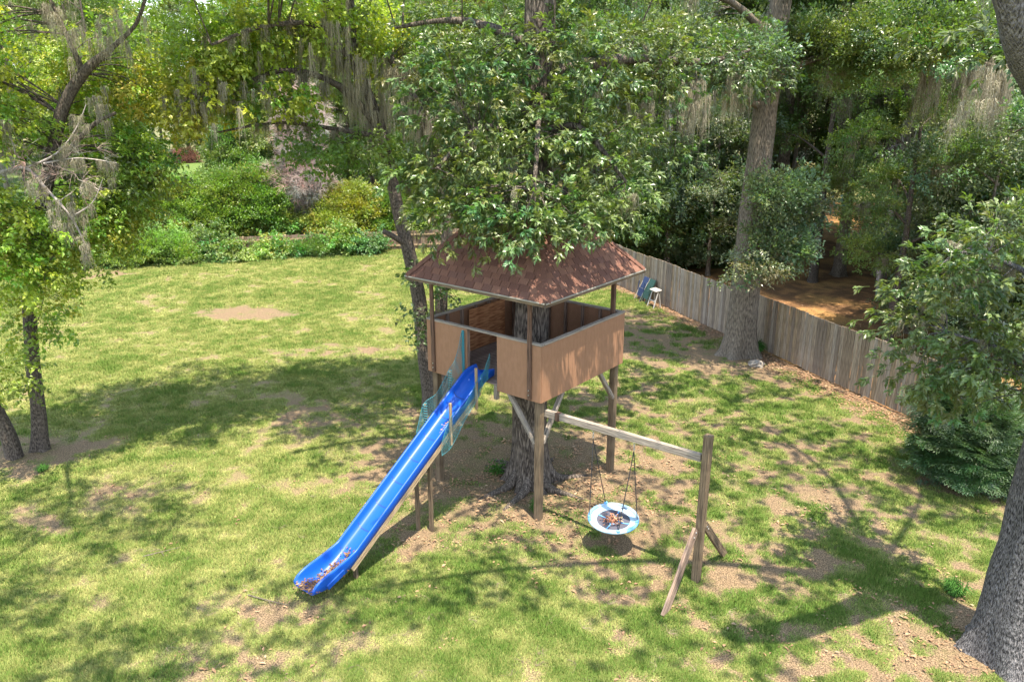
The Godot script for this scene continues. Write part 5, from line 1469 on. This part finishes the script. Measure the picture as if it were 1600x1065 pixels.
func make_woods() -> void:
	var mid := Color(0.10, 0.155, 0.038)
	var deep := Color(0.082, 0.132, 0.036)
	var sun := Color(0.125, 0.175, 0.035)
	var grey := Color(0.085, 0.12, 0.062)
	var proto := {}
	var o := Vector3.ZERO
	# understory sapling, broadleaf, tall oak, pine-like pole, bush: each grown once where it first stands
	var kinds := {
		"broad": ["broadleaf_tree", wood_tree(401, 15.0, 0.26, 0.30, 3.4, "small", mid, 140, 9, 1.4, M.bark_dark, 40)],
		"tall": ["tall_oak", wood_tree(402, 21.0, 0.34, 0.42, 4.6, "small", deep, 120, 10, 1.7, M.bark_grey, 70)],
		"sunny": ["hickory_tree", wood_tree(403, 16.0, 0.24, 0.20, 3.8, "elm", sun, 190, 10, 1.5, M.bark_dark, 12)],
		"sapling": ["sapling", wood_tree(404, 6.5, 0.09, 0.18, 1.9, "small", grey, 90, 9, 1.25, M.bark_grey, 4)],
		"bush": ["wood_bush", wood_tree(405, 3.2, 0.06, 0.10, 1.7, "small", Color(0.075, 0.13, 0.04), 120, 11, 1.3, M.bark_dark, 0)],
		"slender": ["slender_tree", wood_tree(407, 17.0, 0.15, 0.36, 2.4, "small", mid, 90, 9, 1.4, M.bark_pale, 60, Vector3(0.9, 0, 0.3))],
		"pine": ["pine_tree", wood_tree(406, 24.0, 0.30, 0.62, 3.2, "cedar", deep, 150, 24, 2.8, M.bark_dark, 24, Vector3(1.2, 0, 0))]}
	# kind, x, z, turn, size, label, group
	var woods := [
		["pine", 16.5, -33.0, 0.1, 1.0, "dark pine with a tall leaning trunk in the woods behind the plank fence", ""],
		["tall", 15.72, -37.5, 0.3, 0.85, "dark-trunked tree on the orange forest floor beyond the plank fence", ""],
		["broad", 14.0, -36.2, 1.2, 0.8, "slim broadleaf tree just before the dark-trunked tree on the orange ground", ""],
		["broad", 13.16, -26.6, 2.2, 0.62, "short dark-trunked tree right behind the plank fence near the grey oak", ""],
		["tall", 10.7, -44.5, 0.8, 0.85, "straight pale trunk in the green strip behind the fence oak", ""],
		["tall", 5.9, -45.6, 2.8, 0.9, "grey trunk showing beside the treehouse roof, beyond the fence corner", ""],
				["sapling", 14.6, -28.2, 3.5, 0.9, "grey-leaved sapling hanging over the plank fence beside the short dark trunk", ""],
		["sapling", 15.2, -25.2, 5.0, 1.15, "sapling behind the plank fence over the cedar bush", ""],
		["sapling", 9.4, -37.5, 2.0, 1.2, "dark sapling at the fence behind the fence oak", ""],
		["bush", 6.0, -39.5, 0.0, 1.3, "dark bush behind the plank fence near the treehouse roof", ""],
		["bush", 9.0, -40.5, 1.0, 1.4, "dark bush behind the plank fence beside the fence oak trunk", ""],
		["bush", 21.5, -36.0, 2.0, 1.6, "big leafy bush in the woods past the orange clearing", ""],
		["bush", 22.0, -30.0, 3.0, 1.9, "bright leafy bush in the woods under the hanging moss", ""],
		["bush", 18.0, -28.5, 4.0, 1.5, "leafy bush behind the plank fence near the grey oak's leaves", ""],
				["sunny", -14.5, -52.0, 0.5, 1.0, "yellow-green hickory towering behind the bright hedge", ""],
		["sunny", -23.5, -47.0, 1.5, 0.9, "yellow-green hickory behind the elm at the back fence", ""],
		["sunny", -9.0, -53.0, 2.5, 0.95, "yellow-green hickory behind the dead tree", ""],
		["broad", -27.0, -52.0, 0.4, 1.1, "dark broadleaf tree behind the elm crown", ""],
		["broad", -3.0, -52.0, 1.4, 1.0, "broadleaf tree behind the mossy tree's second stem", ""],
		["broad", 1.0, -50.0, 3.4, 1.0, "broadleaf tree behind the treehouse oak, mostly hidden", ""]]
	for s in [[9.0, -42.5], [13.5, -40.5], [20.5, -44.5], [17.8, -37.5], [22.8, -38.5], [3.5, -53], [8.0, -51], [13, -52], [18, -47], [12.5, -47], [27.5, -47], [26, -36], [29, -44], [21.5, -56], [28, -56], [34, -50], [15, -58], [6, -60], [31, -34], [12, -60], [36, -42], [27, -28]]:
		woods.append(["tall" if int(s[0] * 7) % 3 != 0 else "broad", s[0], s[1], s[0] * 1.7, 0.85 + 0.25 * absf(sin(s[0])), "one of the shaded trees standing in the woods behind the plank fence", "shaded trees in the woods behind the plank fence"])
	for s in [[7.6, -38.5], [11.4, -38.0], [18.9, -35.0], [20.6, -40.0], [12.6, -45.0], [8.0, -46.0], [21.6, -31.5], [15.2, -44.0], [24.5, -39.5]]:
		woods.append(["slender", s[0], s[1], s[0] * 2.9, 0.8 + 0.35 * absf(sin(s[1] * 1.7)), "one of the slender pale-trunked trees hung with moss behind the plank fence", "slender pale-trunked trees in the woods"])
	for s in [[17.5, -29.0], [22, -46], [25.5, -32.5], [20, -25.5], [17, -49], [7.5, -47.5], [10.5, -54]]:
		woods.append(["sapling", s[0], s[1], s[0] * 2.1, 1.0 + 0.3 * absf(sin(s[1])), "one of the thin understory saplings in the shade behind the plank fence", "understory saplings in the woods"])
	for s in [[-33, -55], [-30, -62], [-22, -60], [-17, -63], [-12, -60], [-7, -62], [-2, -60], [-38, -48], [-40, -58]]:
		if absf(s[0] + 0.425 * -s[1]) < 3.0: continue
		woods.append(["sunny" if int(-s[0]) % 3 == 0 else "broad", s[0], s[1], s[0] * 1.3, 0.95 + 0.25 * absf(sin(s[0])), "one of the sunlit trees rising behind the back hedge", "trees behind the back hedge"])
	for w in woods:
		var kind: Array = kinds[w[0]]
		var n: Node3D
		var p := Vector3(w[1], 0, w[2])
		if not proto.has(w[0]):
			n = thing(kind[0], w[5], "tree", o)
			grow(n, kind[1])
			n.transform = Transform3D(Basis(Vector3.UP, w[3]).scaled(Vector3.ONE * w[4]), p)
			proto[w[0]] = n
			tag(n, w[5], "bush" if w[0] == "bush" else "tree", w[6])
		else:
			copy_of(proto[w[0]], kind[0], p, w[3], w[4], w[5], "bush" if w[0] == "bush" else "tree", w[6])
	var lt := thing("dead_sapling", "thin pale leaning dead sapling in front of the woods, beside the dark pine trunk", "tree", Vector3(15.9, 0, -33.5))
	grow(lt, {"trunk": [Vector3(15.9, -0.05, -33.5), Vector3(15.75, 2, -33.5), Vector3(15.95, 4, -33.5), Vector3(16.3, 5.6, -33.5), Vector3(16.5, 7.2, -33.5)], "radii": [0.13, 0.12, 0.11, 0.08, 0.03], "sides": 10, "bare": 0.4,
		"limbs": [[[Vector3(16.1, 4.8, -33.5), Vector3(15.5, 5.2, -33.3), Vector3(14.9, 5.3, -33.3)], 0.04, 0.012], [[Vector3(16.3, 5.6, -33.5), Vector3(15.9, 6.6, -33.4), Vector3(15.8, 7.4, -33.3)], 0.04, 0.012]], "masses": [[Vector3(16.0, 6.2, -33.4), Vector3(0.9, 0.9, 0.5), 10, Color(0.2, 0.17, 0.14)]], "spray": "bare", "per": 4, "loose": 0.3, "size": 0.9, "seed": 411, "bark": M.bark_pale, "leaf": M.litter, "moss": 18, "moss_size": 0.8})
	# the unbroken forest beyond
	var r := rg(501)
	var f := thing("forest", "unbroken far forest closing off the view beyond the yard", "forest", Vector3(0, 0, -80))
	f.set_meta("kind", "stuff")
	var xs: Array[Transform3D] = []
	var cs := PackedColorArray()
	var tx: Array[Transform3D] = []
	var tc := PackedColorArray()
	for k in 230:
		var z := -66.0 - 50.0 * r.randf()
		var x := r.randf_range(-0.95, 0.95) * -z
		if x > -47.0 and x < -22.0 and z > -101 and absf(x / -z + 0.40) < 0.075: continue   # the mown clearing stays open
		if x > 25 and r.randf() < 0.3: continue
		var h := r.randf_range(15, 25)
		tx.append(Transform3D(Basis().scaled(Vector3(1, h / 10.0, 1) * r.randf_range(0.8, 1.3)), Vector3(x, 0, z + 80)))
		tc.append(Color(0.14, 0.12, 0.10) * r.randf_range(0.6, 1.4))
		var base := deep.lerp(sun, clampf(r.randfn(0.4 if x < 0 else 0.2, 0.3), 0, 1))
		var wide := r.randf_range(2.6, 4.2)
		for c in 26:
			var bb := ball(r, 2.0)
			var p := Vector3(x, h * 0.60, z + 80) + bb * Vector3(wide, h * 0.42, wide)
			var tone := r.randf_range(0.75, 1.25)
			for q in 10:
				var d := (Vector3(r.randfn(), r.randfn() * 0.6, r.randfn()) + bb).normalized()
				var x2 := Vector3.UP.cross(d).normalized()
				var sc := r.randf_range(2.4, 4.2)
				xs.append(Transform3D(Basis(x2 * sc, d.cross(x2) * sc, d * sc), p + Vector3(r.randfn(), r.randfn() * 0.5, r.randfn()) * 0.75))
				cs.append(base * tone * r.randf_range(1.3, 1.8))
	var tr := MB.new()
	tr.tube(PackedVector3Array([Vector3.ZERO, Vector3(0, 4, 0), Vector3(0.1, 8, 0)]), PackedFloat32Array([0.24, 0.2, 0.1]), 7)
	var tm := plain(Color.WHITE, 0.95)
	tm.vertex_color_use_as_albedo = true
	many(f, "trunks", tr.mesh(), tm, tx, tc)
	many(f, "foliage", leafy.small, M.leaf_matt, xs, cs)
	print("forest sprays ", xs.size())


func _ready() -> void:
	# camera
	var cam := Camera3D.new()
	cam.name = "camera"
	cam.position = Vector3(0, 8.82, 0)
	cam.rotation.x = -0.3127
	cam.fov = 46.22
	cam.near = 0.1
	cam.far = 1500.0
	add_child(cam)
	cam.current = true
	# sky
	var sky := ProceduralSkyMaterial.new()
	sky.sky_top_color = Color(0.74, 0.82, 0.93)
	sky.sky_horizon_color = Color(0.93, 0.94, 0.95)
	sky.sky_curve = 0.15
	sky.ground_bottom_color = Color(0.25, 0.27, 0.2)
	sky.ground_horizon_color = Color(0.6, 0.64, 0.6)
	sky.sky_energy_multiplier = 1.05
	sky.sun_angle_max = 1.0
	var env := Environment.new()
	env.background_mode = Environment.BG_SKY
	env.sky = Sky.new()
	env.sky.sky_material = sky
	env.tonemap_mode = Environment.TONE_MAPPER_LINEAR
	env.tonemap_exposure = 3.2
	env.sdfgi_enabled = true
	env.ssao_enabled = true
	env.ssil_enabled = true
	var we := WorldEnvironment.new()
	we.name = "world_environment"
	we.environment = env
	add_child(we)
	# sun: high, a little behind the camera and to its right
	var sun := DirectionalLight3D.new()
	sun.name = "sun"
	sun.light_color = Color(1.0, 0.955, 0.88)
	sun.light_energy = 1.6
	sun.light_angular_distance = 0.53
	sun.shadow_enabled = true
	add_child(sun)
	sun.look_at_from_position(Vector3.ZERO, -Vector3(0.12, 1.0, 0.24), Vector3.FORWARD)

	make_materials()
	make_sprays()
	make_ground()
	make_fences()
	make_hero_trees()
	make_hedges()
	make_woods()
	make_treehouse()
	make_slide()
	make_swing()
	make_small_things()
	make_grass()
